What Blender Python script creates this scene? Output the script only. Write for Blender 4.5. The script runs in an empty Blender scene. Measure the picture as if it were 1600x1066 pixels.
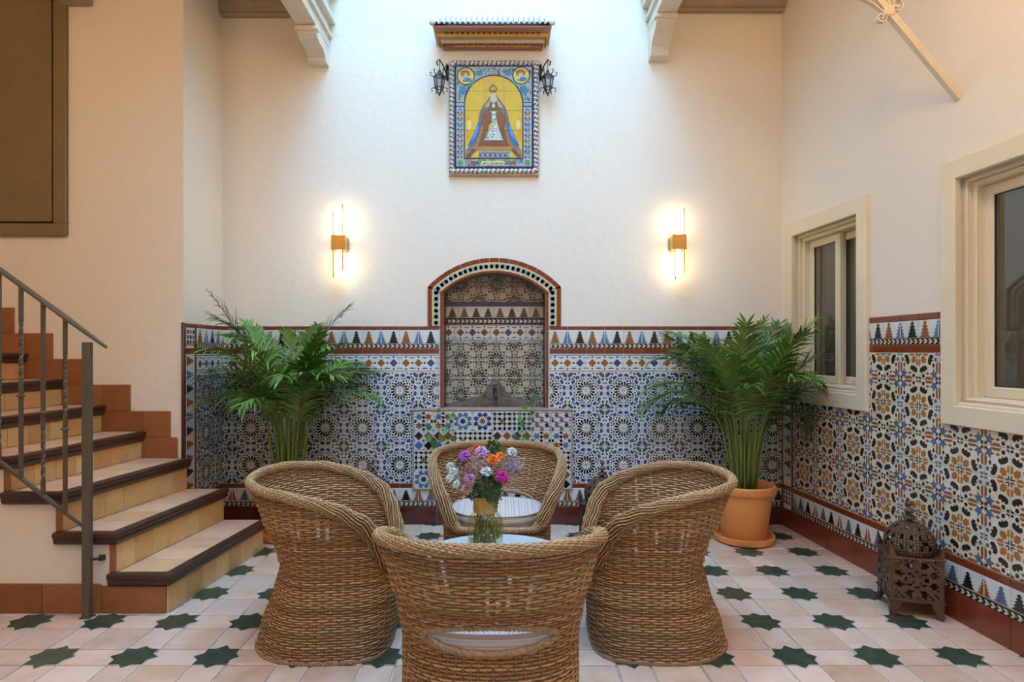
import bpy, math, random
from mathutils import Vector, Matrix
random.seed(7)
SC = bpy.context.scene
COL = SC.collection
PI = math.pi

# ------------------------------------------------------------------ camera, sky, exposure
# metric scene: camera at the origin of the floor plan, x to the right, y into the room, z up
CAM_H = 1.34
cam = bpy.data.cameras.new('camera')
cam.sensor_width = 36.0
cam.lens = 990 / 1600 * 36.0
cam.shift_x = 15 / 1600
cam.shift_y = 16 / 1600
cam.clip_start = 0.05
camo = bpy.data.objects.new('camera', cam)
COL.objects.link(camo)
camo.location = (0, 0, CAM_H)
camo.rotation_euler = (PI / 2, 0, 0)
SC.camera = camo

SC.view_settings.view_transform = 'Standard'
SC.view_settings.look = 'None'
SC.view_settings.gamma = 1.0
SC.view_settings.use_curve_mapping = False
SC.view_settings.exposure = 0.15

world = bpy.data.worlds.new('sky')
SC.world = world
world.use_nodes = True
wn = world.node_tree
bg = wn.nodes['Background']
bg.inputs['Color'].default_value = (0.28, 0.60, 0.98, 1)
bg.inputs['Strength'].default_value = 15.2
# daylight comes down the open light well: a portal marks its mouth
WELL = (-1.33, 1.14, -0.9, 4.88)      # x0, x1, y0, y1 of the light well
WELL_TOP = 8.6
SKY_Y1 = 4.86       # front edge of an unseen eave strip added to trim the sky
pl = bpy.data.lights.new('sky_portal', 'AREA')
pl.shape = 'RECTANGLE'
pl.size = WELL[1] - WELL[0]
pl.size_y = SKY_Y1 - WELL[2]
pl.cycles.is_portal = True
plo = bpy.data.objects.new('sky_portal', pl)
COL.objects.link(plo)
plo.location = ((WELL[0] + WELL[1]) / 2, (WELL[2] + SKY_Y1) / 2, WELL_TOP - .02)
SC.cycles.max_bounces = 10
SC.cycles.diffuse_bounces = 6
SC.cycles.sample_clamp_indirect = 8.0
SC.cycles.caustics_reflective = False
SC.cycles.caustics_refractive = False
LAMP_WARM = (1.0, 0.62, 0.28)

# ------------------------------------------------------------------ helpers
class MB:
    """collects faces (with a colour and a material slot each) for ONE mesh"""
    def __init__(s):
        s.v = []; s.f = []; s.c = []; s.m = []
    def poly(s, pts, col=(1, 1, 1), m=0):
        n = len(s.v); s.v.extend([tuple(p) for p in pts])
        s.f.append(tuple(range(n, n + len(pts)))); s.c.append(col); s.m.append(m)
    def grid(s, rows, col=(1, 1, 1), m=0, closed=False, cap0=False, cap1=False):
        """rows of equally many points"""
        n = len(s.v); k = len(rows[0])
        for r in rows: s.v.extend([tuple(p) for p in r])
        for i in range(len(rows) - 1):
            for j in range(k if closed else k - 1):
                j2 = (j + 1) % k
                s.f.append((n + i * k + j, n + i * k + j2, n + (i + 1) * k + j2, n + (i + 1) * k + j))
                s.c.append(col); s.m.append(m)
        if cap0: s.f.append(tuple(n + j for j in range(k))[::-1]); s.c.append(col); s.m.append(m)
        if cap1: s.f.append(tuple(n + (len(rows) - 1) * k + j for j in range(k))); s.c.append(col); s.m.append(m)
    def box(s, x0, x1, y0, y1, z0, z1, col=(1, 1, 1), m=0, b=0.0):
        if b <= 0:
            P = [(x, y, z) for z in (z0, z1) for y in (y0, y1) for x in (x0, x1)]
            n = len(s.v); s.v.extend(P)
            for f in ((0, 2, 3, 1), (4, 5, 7, 6), (0, 1, 5, 4), (2, 6, 7, 3), (0, 4, 6, 2), (1, 3, 7, 5)):
                s.f.append(tuple(n + i for i in f)); s.c.append(col); s.m.append(m)
            return
        # chamfered on all vertical and horizontal edges (stack of rounded rectangles)
        def ring(i, z):
            return [(x0 + i + b, y0 + i, z), (x1 - i - b, y0 + i, z), (x1 - i, y0 + i + b, z), (x1 - i, y1 - i - b, z),
                    (x1 - i - b, y1 - i, z), (x0 + i + b, y1 - i, z), (x0 + i, y1 - i - b, z), (x0 + i, y0 + i + b, z)]
        s.grid([ring(b, z0), ring(0, z0 + b), ring(0, z1 - b), ring(b, z1)], col, m, True, True, True)
    def tube(s, path, rad, n=6, col=(1, 1, 1), m=0, closed=False, cap=True, flat=1.0, up=None):
        path = [Vector(p) for p in path]; N = len(path); rows = []
        last = None
        for i, p in enumerate(path):
            a = path[(i - 1) % N] if (closed or i > 0) else p
            b = path[(i + 1) % N] if (closed or i < N - 1) else p
            t = (b - a)
            t = t.normalized() if t.length > 1e-9 else Vector((0, 0, 1))
            if up is not None: ref = Vector(up)
            elif last is None: ref = Vector((0, 0, 1)) if abs(t.z) < .9 else Vector((1, 0, 0))
            else: ref = last
            e1 = ref - t * ref.dot(t)
            if e1.length < 1e-6: e1 = Vector((1, 0, 0)) - t * t.x
            e1.normalize(); e2 = t.cross(e1); last = e1
            r = rad(i / max(1, N - 1)) if callable(rad) else rad
            rows.append([p + e1 * (math.cos(2 * PI * (j + .5) / n) * r) + e2 * (math.sin(2 * PI * (j + .5) / n) * r * flat) for j in range(n)])
        if closed: rows.append(rows[0])
        s.grid(rows, col, m, True, cap and not closed, cap and not closed)
    def lathe(s, prof, n=24, c=(0, 0), col=(1, 1, 1), m=0, cap0=False, cap1=False, a0=0.0):
        s.grid([[(c[0] + r * math.cos(a0 + 2 * PI * j / n), c[1] + r * math.sin(a0 + 2 * PI * j / n), z) for j in range(n)] for r, z in prof],
               col, m, True, cap0, cap1)
    def sweep(s, path, prof, col=(1, 1, 1), m=0, closed=False, ends=True):
        """plan path [(x,y)], profile [(offset to the right of travel, z)] swept with mitred corners"""
        N = len(path); rows = []
        for i in range(N):
            p = Vector(path[i])
            a = Vector(path[i - 1]) if (i > 0 or closed) else None
            b = Vector(path[(i + 1) % N]) if (i < N - 1 or closed) else None
            d1 = (p - a).normalized() if a is not None else (b - p).normalized()
            d2 = (b - p).normalized() if b is not None else d1
            n1 = Vector((d1.y, -d1.x)); n2 = Vector((d2.y, -d2.x))
            mt = (n1 + n2); mt = mt / max(.2, mt.dot(n1)) if mt.length > 1e-6 else n1
            rows.append([(p.x + mt.x * o, p.y + mt.y * o, z) for o, z in prof])
        if closed: rows.append(rows[0])
        k = len(prof)
        s.grid(rows, col, m, True, ends and not closed, ends and not closed)
    def mesh(s, name, smooth=False, angle=None):
        me = bpy.data.meshes.new(name)
        me.from_pydata(s.v, [], s.f)
        ca = me.color_attributes.new('Col', 'FLOAT_COLOR', 'CORNER')
        buf = []
        for c, f in zip(s.c, s.f): buf.extend((c[0], c[1], c[2], 1.0) * len(f))
        ca.data.foreach_set('color', buf)
        me.polygons.foreach_set('material_index', s.m)
        if smooth:
            me.polygons.foreach_set('use_smooth', [True] * len(s.f))
            if angle: me.set_sharp_from_angle(angle=math.radians(angle))
        me.update()
        return me
    def obj(s, name, mat, parent=None, smooth=False, angle=None, loc=None, rot=None):
        me = s.mesh(name, smooth, angle)
        for k in (mat if isinstance(mat, (list, tuple)) else [mat]): me.materials.append(MAT[k])
        return add(name, me, parent, loc, rot)

def add(name, data, parent=None, loc=None, rot=None):
    o = bpy.data.objects.new(name, data); COL.objects.link(o)
    if parent is not None: o.parent = parent
    if loc is not None: o.location = loc
    if rot is not None: o.rotation_euler = rot
    return o
def tag(o, label, cat=None, group=None, kind=None):
    o['label'] = label
    if cat: o['category'] = cat
    if group: o['group'] = group
    if kind: o['kind'] = kind
    return o
def thing(name, label, cat, loc=(0, 0, 0), rotz=0.0, group=None, kind=None):
    o = add(name, None, None, loc, (0, 0, rotz))
    o.empty_display_size = .05
    return tag(o, label, cat, group, kind)
def lt(tab, x):
    if x <= tab[0][0]: return tab[0][1]
    for (a, p), (b, q) in zip(tab, tab[1:]):
        if x <= b:
            t = (x - a) / (b - a); t = t * t * (3 - 2 * t) * .5 + t * .5
            return p + (q - p) * t
    return tab[-1][1]
def bez(p0, p1, p2, n):
    p0, p1, p2 = Vector(p0), Vector(p1), Vector(p2)
    return [p0 * (1 - t) ** 2 + p1 * 2 * t * (1 - t) + p2 * t * t for t in [i / n for i in range(n + 1)]]

# ------------------------------------------------------------------ materials
MAT = {}
def mat(name, col=None, rough=.5, var=0.0, scale=6.0, bump=0.0, bscale=30.0, metal=0.0, spec=.5, coat=0.0, rnd=0.0, emit=None, es=0.0, tint=None, obj_coord=False, bdist=.01, stretch=(1, 1, 1), sheen=0.0):
    """Principled material; col None = read the mesh's colour attribute; var = noise mottling towards tint; rnd = difference between pieces"""
    m = bpy.data.materials.new(name); m.use_nodes = True
    nt = m.node_tree; N = nt.nodes; L = nt.links
    b = N['Principled BSDF']
    b.inputs['Roughness'].default_value = rough
    b.inputs['Metallic'].default_value = metal
    b.inputs['Specular IOR Level'].default_value = spec
    b.inputs['Coat Weight'].default_value = coat
    if sheen: b.inputs['Sheen Weight'].default_value = sheen
    if col is None:
        a = N.new('ShaderNodeAttribute'); a.attribute_name = 'Col'; src = a.outputs['Color']
    else:
        a = N.new('ShaderNodeRGB'); a.outputs[0].default_value = (*col, 1); src = a.outputs[0]
    pos = None
    if var or bump:
        if obj_coord:
            tc = N.new('ShaderNodeTexCoord'); pos = tc.outputs['Object']
        else:
            g = N.new('ShaderNodeNewGeometry'); pos = g.outputs['Position']
        if stretch != (1, 1, 1):
            mp = N.new('ShaderNodeMapping'); mp.inputs['Scale'].default_value = stretch
            L.new(pos, mp.inputs['Vector']); pos = mp.outputs[0]
    if var:
        n = N.new('ShaderNodeTexNoise'); n.inputs['Scale'].default_value = scale; n.inputs['Detail'].default_value = 5
        n.inputs['Roughness'].default_value = .62
        L.new(pos, n.inputs['Vector'])
        mr = N.new('ShaderNodeMapRange'); mr.inputs['From Min'].default_value = .3; mr.inputs['From Max'].default_value = .7
        mr.inputs['To Min'].default_value = 0; mr.inputs['To Max'].default_value = var
        L.new(n.outputs['Fac'], mr.inputs['Value'])
        mx = N.new('ShaderNodeMix'); mx.data_type = 'RGBA'
        L.new(mr.outputs[0], mx.inputs['Factor']); L.new(src, mx.inputs[6])
        if tint: mx.inputs[7].default_value = (*tint, 1)
        else:
            mu = N.new('ShaderNodeVectorMath'); mu.operation = 'SCALE'; mu.inputs['Scale'].default_value = .45
            L.new(src, mu.inputs[0]); L.new(mu.outputs[0], mx.inputs[7])
        src = mx.outputs[2]
    if rnd:
        oi = N.new('ShaderNodeObjectInfo')
        mr = N.new('ShaderNodeMapRange'); mr.inputs['To Min'].default_value = 1 - rnd; mr.inputs['To Max'].default_value = 1 + rnd * .5
        L.new(oi.outputs['Random'], mr.inputs['Value'])
        vm = N.new('ShaderNodeVectorMath'); vm.operation = 'SCALE'
        L.new(src, vm.inputs[0]); L.new(mr.outputs[0], vm.inputs['Scale']); src = vm.outputs[0]
    L.new(src, b.inputs['Base Color'])
    if bump:
        n = N.new('ShaderNodeTexNoise'); n.inputs['Scale'].default_value = bscale; n.inputs['Detail'].default_value = 4
        L.new(pos, n.inputs['Vector'])
        bp = N.new('ShaderNodeBump'); bp.inputs['Strength'].default_value = bump; bp.inputs['Distance'].default_value = bdist
        L.new(n.outputs['Fac'], bp.inputs['Height']); L.new(bp.outputs[0], b.inputs['Normal'])
    if emit:
        b.inputs['Emission Color'].default_value = (*emit, 1); b.inputs['Emission Strength'].default_value = es
    MAT[name] = m
    return m
def glass(name, col, rough=0.0, alpha=.35):
    """clear tinted glass that lets the daylight through: glossy coat over a transparent body"""
    m = bpy.data.materials.new(name); m.use_nodes = True
    nt = m.node_tree; N = nt.nodes; L = nt.links
    N.remove(N['Principled BSDF'])
    t = N.new('ShaderNodeBsdfTransparent'); t.inputs[0].default_value = (*col, 1)
    g = N.new('ShaderNodeBsdfGlossy'); g.inputs['Roughness'].default_value = rough + .03
    lw = N.new('ShaderNodeLayerWeight'); lw.inputs[0].default_value = .5
    f = N.new('ShaderNodeMath'); f.operation = 'POWER'; f.inputs[1].default_value = 4.0; L.new(lw.outputs['Facing'], f.inputs[0])
    mx = N.new('ShaderNodeMixShader')
    ad = N.new('ShaderNodeMath'); ad.operation = 'MULTIPLY_ADD'; ad.inputs[1].default_value = .45; ad.inputs[2].default_value = alpha
    L.new(f.outputs[0], ad.inputs[0]); L.new(ad.outputs[0], mx.inputs[0]); L.new(t.outputs[0], mx.inputs[1]); L.new(g.outputs[0], mx.inputs[2])
    L.new(mx.outputs[0], N['Material Output'].inputs[0])
    MAT[name] = m

mat('plaster', (.82, .75, .645), .85, .10, 1.6, .28, 14, spec=.2, tint=(.74, .68, .59), bdist=.012)
mat('limewash', (.82, .82, .80), .9, .1, 2, .4, 16, spec=.2)
mat('grout', (.62, .56, .50), .9, .3, 20, spec=.2)
mat('tile', None, .16, .10, 14, .06, 60, spec=.5, coat=.35, rnd=.08)
mat('terracotta', None, .30, .60, 7, .25, 45, spec=.5, rnd=.14, tint=(.84, .67, .55), bdist=.004)
mat('stair_tile', None, .38, .32, 11, .2, 40, spec=.45, rnd=.12, bdist=.004)
mat('star_tile', (.018, .030, .018), .28, .8, 30, .3, 60, spec=.5, tint=(.075, .105, .062), bdist=.004)
mat('floor_grout', (.74, .67, .60), .8, .9, 7, .2, 60, tint=(.20, .15, .12))
mat('wood_dark', (.045, .020, .013), .30, .5, 22, .15, 60, spec=.5, tint=(.11, .050, .030), stretch=(1, 1, 4))
mat('iron', (.15, .125, .09), .5, .4, 30, .2, 80, metal=.35, tint=(.06, .05, .035))
mat('iron_black', (.035, .03, .026), .5, .4, 40, .2, 80, metal=.4, tint=(.10, .085, .07))
mat('paint_cream', (.72, .64, .50), .42, .15, 5, .1, 50, spec=.4)
mat('paint_window', (.80, .70, .52), .38, .12, 5, .08, 50, spec=.45)
mat('paint_olive', (.22, .16, .075), .5, .2, 5, .1, 40)
mat('paint_beam', (.74, .66, .54), .6, .35, 8, .4, 30, tint=(.55, .46, .34))
mat('window_glass', (.075, .066, .044), .03, 0, spec=.9, coat=.5)
mat('black', (.012, .011, .010), .6)
mat('chrome', (.7, .7, .68), .2, metal=.9)
mat('wicker', None, .48, .55, 55, .25, 160, spec=.4, tint=(.15, .065, .022), bdist=.003, obj_coord=True)
mat('rust', (.115, .068, .046), .38, .5, 30, .2, 90, metal=.55, tint=(.24, .13, .075))
mat('pot_clay', (.82, .33, .10), .5, .2, 8, .1, 60, spec=.4, tint=(.84, .40, .16))
mat('soil', (.05, .03, .018), .95, .6, 60, .8, 60)
mat('leaf', None, .33, .3, 25, 0, spec=.45, rnd=.22)
mat('stalk', None, .5, .3, 30, .1, 60, rnd=.15)
mat('brass', (.62, .36, .10), .34, .2, 30, metal=.85, tint=(.55, .30, .08))
mat('lamp_tube', (1, .9, .7), .3, emit=(1.0, .74, .42), es=22.0)
mat('fill_globe', (1, .9, .7), .3, emit=(1.0, .57, .22), es=54.0)  # glow of the added fill globes outside the frame
mat('marble', (.42, .50, .56), .22, .5, 9, 0, spec=.5, tint=(.66, .72, .76))
mat('stone', (.10, .062, .040), .9, .7, 22, 1.0, 40, tint=(.20, .145, .105), bdist=.02)
mat('petal', None, .6, .25, 60, 0, spec=.25, sheen=.2)
mat('paint_print', None, .38, .30, 40, 0, spec=.22)
mat('white_glaze', (.70, .74, .74), .25, .25, 30, tint=(.35, .42, .50), coat=.2)
mat('blue_glaze', (.10, .15, .24), .25)
mat('canopy', None, .35, .25, 30, .1, 60, coat=.1)
mat('ceiling_wood', (.42, .33, .22), .7, .4, 10, .2, 40)
glass('vase_glass', (.84, .83, .66), 0.0, .07)
glass('lantern_glass', (.75, .78, .80), .1, .15)

# ------------------------------------------------------------------ glazed tile patterns (flat print cut to each tile)
WHITE = (.70, .72, .70); CREAM = (.74, .70, .60); BLUE = (.034, .070, .21); LBLUE = (.095, .175, .36)
BLK = (.014, .017, .018); GRN = (.018, .05, .04); BRN = (.30, .10, .025); RED = (.215, .042, .016); OCH = (.40, .165, .028)
DKR = (.105, .022, .013); YEL = (.74, .56, .16); GREY = (.33, .38, .42)
T = .14325
def rot(pts, a, cx=0.0, cy=0.0):
    c, s = math.cos(a), math.sin(a)
    return [(cx + x * c - y * s, cy + x * s + y * c) for x, y in pts]
def star(n, ro, ri, cx=0.0, cy=0.0, a=0.0):
    return [(cx + (ro if i % 2 == 0 else ri) * math.cos(a + PI * i / n), cy + (ro if i % 2 == 0 else ri) * math.sin(a + PI * i / n)) for i in range(2 * n)]
def ngon(n, r, cx=0.0, cy=0.0, a=0.0, sx=1.0, sy=1.0):
    return [(cx + sx * r * math.cos(a + 2 * PI * i / n), cy + sy * r * math.sin(a + 2 * PI * i / n)) for i in range(n)]
def clip(pts, x0, x1, y0, y1):
    for ax, lim, sg in ((0, x0, 1), (0, x1, -1), (1, y0, 1), (1, y1, -1)):
        out = []
        for i in range(len(pts)):
            p, q = pts[i - 1], pts[i]
            dp, dq = (p[ax] - lim) * sg, (q[ax] - lim) * sg
            if (dp < 0) != (dq < 0):
                t = dp / (dp - dq); out.append((p[0] + (q[0] - p[0]) * t, p[1] + (q[1] - p[1]) * t))
            if dq >= 0: out.append(q)
        pts = out
        if len(pts) < 3: return []
    return pts
def quad4(polys):
    out = []
    for pts, c in polys:
        for sx in (1, -1):
            for sy in (1, -1):
                p = [(x * sx, y * sy) for x, y in pts]
                out.append((p if sx * sy > 0 else p[::-1], c))
    return out
def petal(r0, r1, w, a, cx=0.0, cy=0.0):
    rm = r0 + (r1 - r0) * .62
    return rot([(r0, -w * .22), (rm, -w), (r1 - w * .5, -w * .75), (r1, 0), (r1 - w * .5, w * .75), (rm, w), (r0, w * .22)], a, cx, cy)

def pat_rosette():
    q = []
    D = math.radians
    for k in range(4):
        a = D(11.25 + 22.5 * k)
        q.append((petal(.029, .072, .0088, a), BLK))
        q.append((rot([(.084, 0), (.091, -.0095), (.100, 0), (.091, .0095)], a), GRN if k in (0, 3) else BLK))
        q.append((rot([(.111, -.014), (.116, -.0195), (.129, -.013), (.133, 0), (.129, .013), (.116, .0195), (.111, .014), (.1065, 0)], a), BLUE))
    for k in range(1, 4):
        a = D(22.5 * k)
        q.append((rot(ngon(6, .0085, .079, 0), a), BLK))
        q.append((rot([(.0925, 0), (.101, -.0078), (.110, 0), (.101, .0078)], a), LBLUE if k == 2 else BLK))
    # far corner, where four rosettes meet
    for a in (D(202.5), D(247.5)):
        q.append((petal(.016, .049, .0085, a, T, T), GRN))
    q.append((rot([(.018, 0), (.036, -.0095), (.052, 0), (.036, .0095)], D(225), T, T), BLUE))
    q.append((ngon(5, .0095, T - .058, T - .016), BLK)); q.append((ngon(5, .0095, T - .016, T - .058), BLK))
    q.append((ngon(5, .009, T - .053, T - .040), BLUE)); q.append((ngon(5, .009, T - .040, T - .053), BLUE))
    q.append((ngon(4, .0085, T - .010, T - .088), BLUE)); q.append((ngon(4, .0085, T - .088, T - .010), BLUE))
    q = quad4(q)
    for s in (1, -1):
        q.append((rot(ngon(6, .0068, .079 * s, 0), 0), BLK)); q.append((rot(ngon(6, .0068, .079 * s, 0), PI / 2), BLK))
        q.append((ngon(4, .0085, .101 * s, 0), BLK)); q.append((ngon(4, .0085, 0, .101 * s), BLK))
        for t in (1, -1):
            q.append((star(8, .012, .007, T * s, T * t), BRN))
        q.append((ngon(6, .010, T * s, .026, 0, .55, 1.6), BLK)); q.append((ngon(6, .010, T * s, -.026, 0, .55, 1.6), BLK))
        q.append((ngon(6, .010, .026, T * s, 0, 1.6, .55), BLK)); q.append((ngon(6, .010, -.026, T * s, 0, 1.6, .55), BLK))
        q.append((ngon(4, .011, T * s, .062, 0, .6, 1.3), LBLUE)); q.append((ngon(4, .011, T * s, -.062, 0, .6, 1.3), LBLUE))
        q.append((ngon(4, .011, .062, T * s, 0, 1.3, .6), BLUE)); q.append((ngon(4, .011, -.062, T * s, 0, 1.3, .6), BLUE))
        q.append((ngon(6, .010, T * s, .100, 0, .6, 1.6), GRN)); q.append((ngon(6, .010, T * s, -.100, 0, .6, 1.6), GRN))
        q.append((ngon(6, .010, .100, T * s, 0, 1.6, .6), GRN)); q.append((ngon(6, .010, -.100, T * s, 0, 1.6, .6), GRN))
    q.append((ngon(8, .0115), (.13, .075, .03)))
    return q
def pat_strap():
    """orange, brown and blue star lattice of the right-hand wall"""
    q = []
    D = math.radians; DK = (.040, .026, .017); SB = (.11, .155, .26)
    pet = [(.029, 0), (.040, -.0165), (.062, -.0165), (.075, 0), (.062, .0165), (.040, .0165)]
    q.append((rot(pet, D(45)), OCH))
    for a in (22.5, 67.5):
        q.append((rot([(.078, -.005), (.081, -.021), (.096, -.030), (.110, -.021), (.103, -.007), (.115, 0), (.103, .007), (.110, .021), (.096, .030), (.081, .021), (.078, .005)], D(a)), DK))
    q.append((star(5, .032, .015, .113, .113, D(45)), SB))
    q.append((ngon(5, .0125, T - .020, .036, D(10)), SB)); q.append((ngon(4, .011, T - .034, .066, 0, .8, 1.3), DK)); q.append((ngon(4, .011, .066, T - .034, 0, 1.3, .8), BRN))
    q.append((ngon(5, .012, .036, T - .020, D(20)), DK))
    q = quad4(q)
    for s in (1, -1):
        for ang in (0, PI / 2):
            q.append((rot([(x * s, y * s) for x, y in pet], ang), OCH))
        q.append((star(6, .029, .015, T * s, 0, PI / 2), SB))
        q.append((star(6, .025, .016, 0, T * s, PI / 8), DK))
        for t in (1, -1):
            q.append((ngon(6, .037, T * s, .075 * t, PI / 2, .55, .92), BRN))
            q.append((ngon(6, .037, .075 * t, T * s, 0, .92, .55), BRN))
            q.append((star(8, .028, .018, T * s, T * t), DK))
    q.append((star(8, .034, .013, 0, 0, PI / 8), DK))
    return q
def pat_niche():
    q = []
    D = math.radians
    def ros(cx, cy):
        for k in range(12):
            q.append((petal(.016, .060, .0100, D(15 + 30 * k), cx, cy), (.035, .022, .014) if k % 2 else (.10, .038, .016)))
        q.append((star(12, .013, .008, cx, cy), BLK))
        for k in range(12):
            a = D(30 * k)
            q.append((rot(ngon(5, .0105, .067, 0), a, cx, cy), (BLK, (.16, .10, .02), GRN)[k % 3]))
            q.append((rot(ngon(4, .0115, .083, 0), D(15 + 30 * k), cx, cy), (BRN, BLK, (.05, .08, .03))[k % 3]))
    ros(0, 0)
    for sx in (1, -1):
        for sy in (1, -1): ros(T * sx, T * sy)
    for s in (1, -1):
        for p in ((T * s, 0), (0, T * s)):
            q.append((star(8, .013, .008, *p), (.10, .10, .02)))
            for k in range(8):
                q.append((rot(ngon(5, .0095, .027, 0), D(45 * k), *p), BLK if k % 2 else (.20, .07, .02)))
                q.append((rot(ngon(4, .009, .044, 0), D(22.5 + 45 * k), *p), GRN if k % 2 else BLK))
    return q
def pat_tree(h, cols, pitch=.0955, base=.004):
    """stepped fir trees, three to a period; cell spans x 0..3 pitches, y 0..h"""
    q = []
    tiers = 5; H = h * .92 - base
    for i in range(3):
        cx = pitch * (i + .5)
        for k in range(tiers):
            w = .040 - .0062 * k; y0 = base + H * k / tiers; y1 = base + H * (k + 1) / tiers
            wt = .040 - .0062 * (k + 1) - .010
            q.append(([(cx - w, y0 + .004), (cx - w * .55, y0), (cx + w * .55, y0), (cx + w, y0 + .004), (cx + max(.002, wt), y1), (cx - max(.002, wt), y1)], cols[i]))
    return q
def pat_diamond(h, cols, pitch=.0955):
    q = []; m = h / 2
    for i in range(3):
        cx = pitch * (i + .5)
        q.append((ngon(4, .0315, cx, m), cols[i]))
        for s in (1, -1):
            q.append(([(cx + .012 * s + (pitch / 2 - .017) * 0, m)] and [(cx + s * pitch / 2 - s * .0, m + .034), (cx + s * pitch / 2 - .030, m + .044), (cx + s * pitch / 2 + .030, m + .044)], GRN))
            q.append(([(cx + s * pitch / 2, m - .034), (cx + s * pitch / 2 + .030, m - .044), (cx + s * pitch / 2 - .030, m - .044)], BLK))
        q.append((ngon(4, .0105, cx + pitch / 2, m, 0), GRN))
        q.append((ngon(4, .009, cx, m + .046), GRN)); q.append((ngon(4, .009, cx, m - .046), GRN))
    q.append(([(0, 0), (pitch * 3, 0), (pitch * 3, .005), (0, .005)], LBLUE))
    q.append(([(0, h - .006), (pitch * 3, h - .006), (pitch * 3, h), (0, h)], (.05, .07, .22)))
    return q
def pat_chain(h, pitch=.0358):
    q = [([(0, 0), (pitch, 0), (pitch, h), (0, h)], BLK)]
    m = h / 2
    for dx in (-pitch, 0, pitch):
        q.append(([(dx + .000, m - .0125), (dx + .017, m - .0125), (dx + .029, m - .0008), (dx + .011, m - .0008)], (.66, .62, .52)))
        q.append(([(dx + .011, m + .0008), (dx + .029, m + .0008), (dx + .017, m + .0125), (dx + .000, m + .0125)], (.66, .62, .52)))
        q.append((ngon(4, .0055, dx + .031, m, 0, 1.1, .9), (.32, .13, .05)))
    return q
def pat_squares(w, h):
    q = []; cs = [BLUE, BRN, BLK, BRN, GRN, LBLUE, GRN, BLUE, BRN]
    for i in range(3):
        for j in range(3):
            cx = w * (i + .5) / 3; cy = h * (j + .5) / 3
            q.append(([(cx - w * .11, cy - h * .12), (cx + w * .11, cy - h * .12), (cx + w * .11, cy + h * .12), (cx - w * .11, cy + h * .12)], cs[(2 - j) * 3 + i]))
    return q
def pat_flower():
    q = []
    for k in range(8):
        a = 2 * PI * k / 8
        q.append((rot([(.033, 0), (.044, -.0155), (.061, -.015), (.070, 0), (.061, .015), (.044, .0155)], a + PI / 8, T / 2, T / 2), LBLUE))
        q.append((rot(ngon(4, .007, .040, 0), a, T / 2, T / 2), BLUE))
    q.append((star(8, .030, .015, T / 2, T / 2, PI / 8), GRN))
    for p in ((0, 0), (T, 0), (0, T), (T, T)): q.append((star(8, .018, .011, *p), BLK))
    return q
def pat_flower2():
    q = [(p, (BRN if c == GRN else BLUE if c == LBLUE else c)) for p, c in pat_flower()]
    return q
def pat_stars():
    q = []
    for i, (x, y, c) in enumerate(((.038, .105, LBLUE), (.105, .105, BRN), (.038, .038, BRN), (.105, .038, LBLUE))):
        q.append((star(6, .032, .016, x, y, .3 * i), c))
    for x, y in ((.0716, .0716), (.0716, .132), (.0716, .010), (.010, .0716), (.133, .0716), (.0716, .1), (.0716, .043), (0, 0), (T, 0), (0, T), (T, T)):
        q.append((ngon(6, .0125, x, y), BLK))
    return q
def pat_cubes():
    q = []; w = T / 2; h = T / 4
    for r in range(5):
        y = h * r; off = w / 2 if r % 2 else 0
        for i in range(-1, 3):
            x = off + w * i
            q.append(([(x, y), (x + w * .45, y - h * .42), (x + w * .95, y - h * .42), (x + w * .5, y)], LBLUE))
            q.append((ngon(4, .0195, x + w * .05, y + h * .2, 0, .9, 1.1), (BRN if (r + i) % 2 else (.07, .03, .02))))
    return q
def pat_cross():
    q = []
    for i in range(4):
        for j in range(4):
            x = T * (i + .5) / 4; y = T * (j + .5) / 4
            if (i + j) % 2: q.append((star(4, .021, .009, x, y, 0), BLK if i % 2 else GRN))
            else: q.append((ngon(6, .0135, x, y, 0, 1.2 if i % 2 else .8, .8 if i % 2 else 1.2), BLK))
    q.append((star(4, .021, .010, T / 2, T / 2), BRN))
    return q
def pat_bigdia():
    q = []
    for x, y, c in ((.036, .036, LBLUE), (.107, .036, BLK), (.036, .107, (.06, .03, .03)), (.107, .107, BRN)):
        q.append((ngon(4, .033, x, y), c))
    for x, y in ((.0716, .0716), (0, .0716), (T, .0716), (.0716, 0), (.0716, T), (0, 0), (T, T), (0, T), (T, 0)):
        q.append((star(6, .012, .007, x, y), (.05, .07, .2)))
    return q

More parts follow.
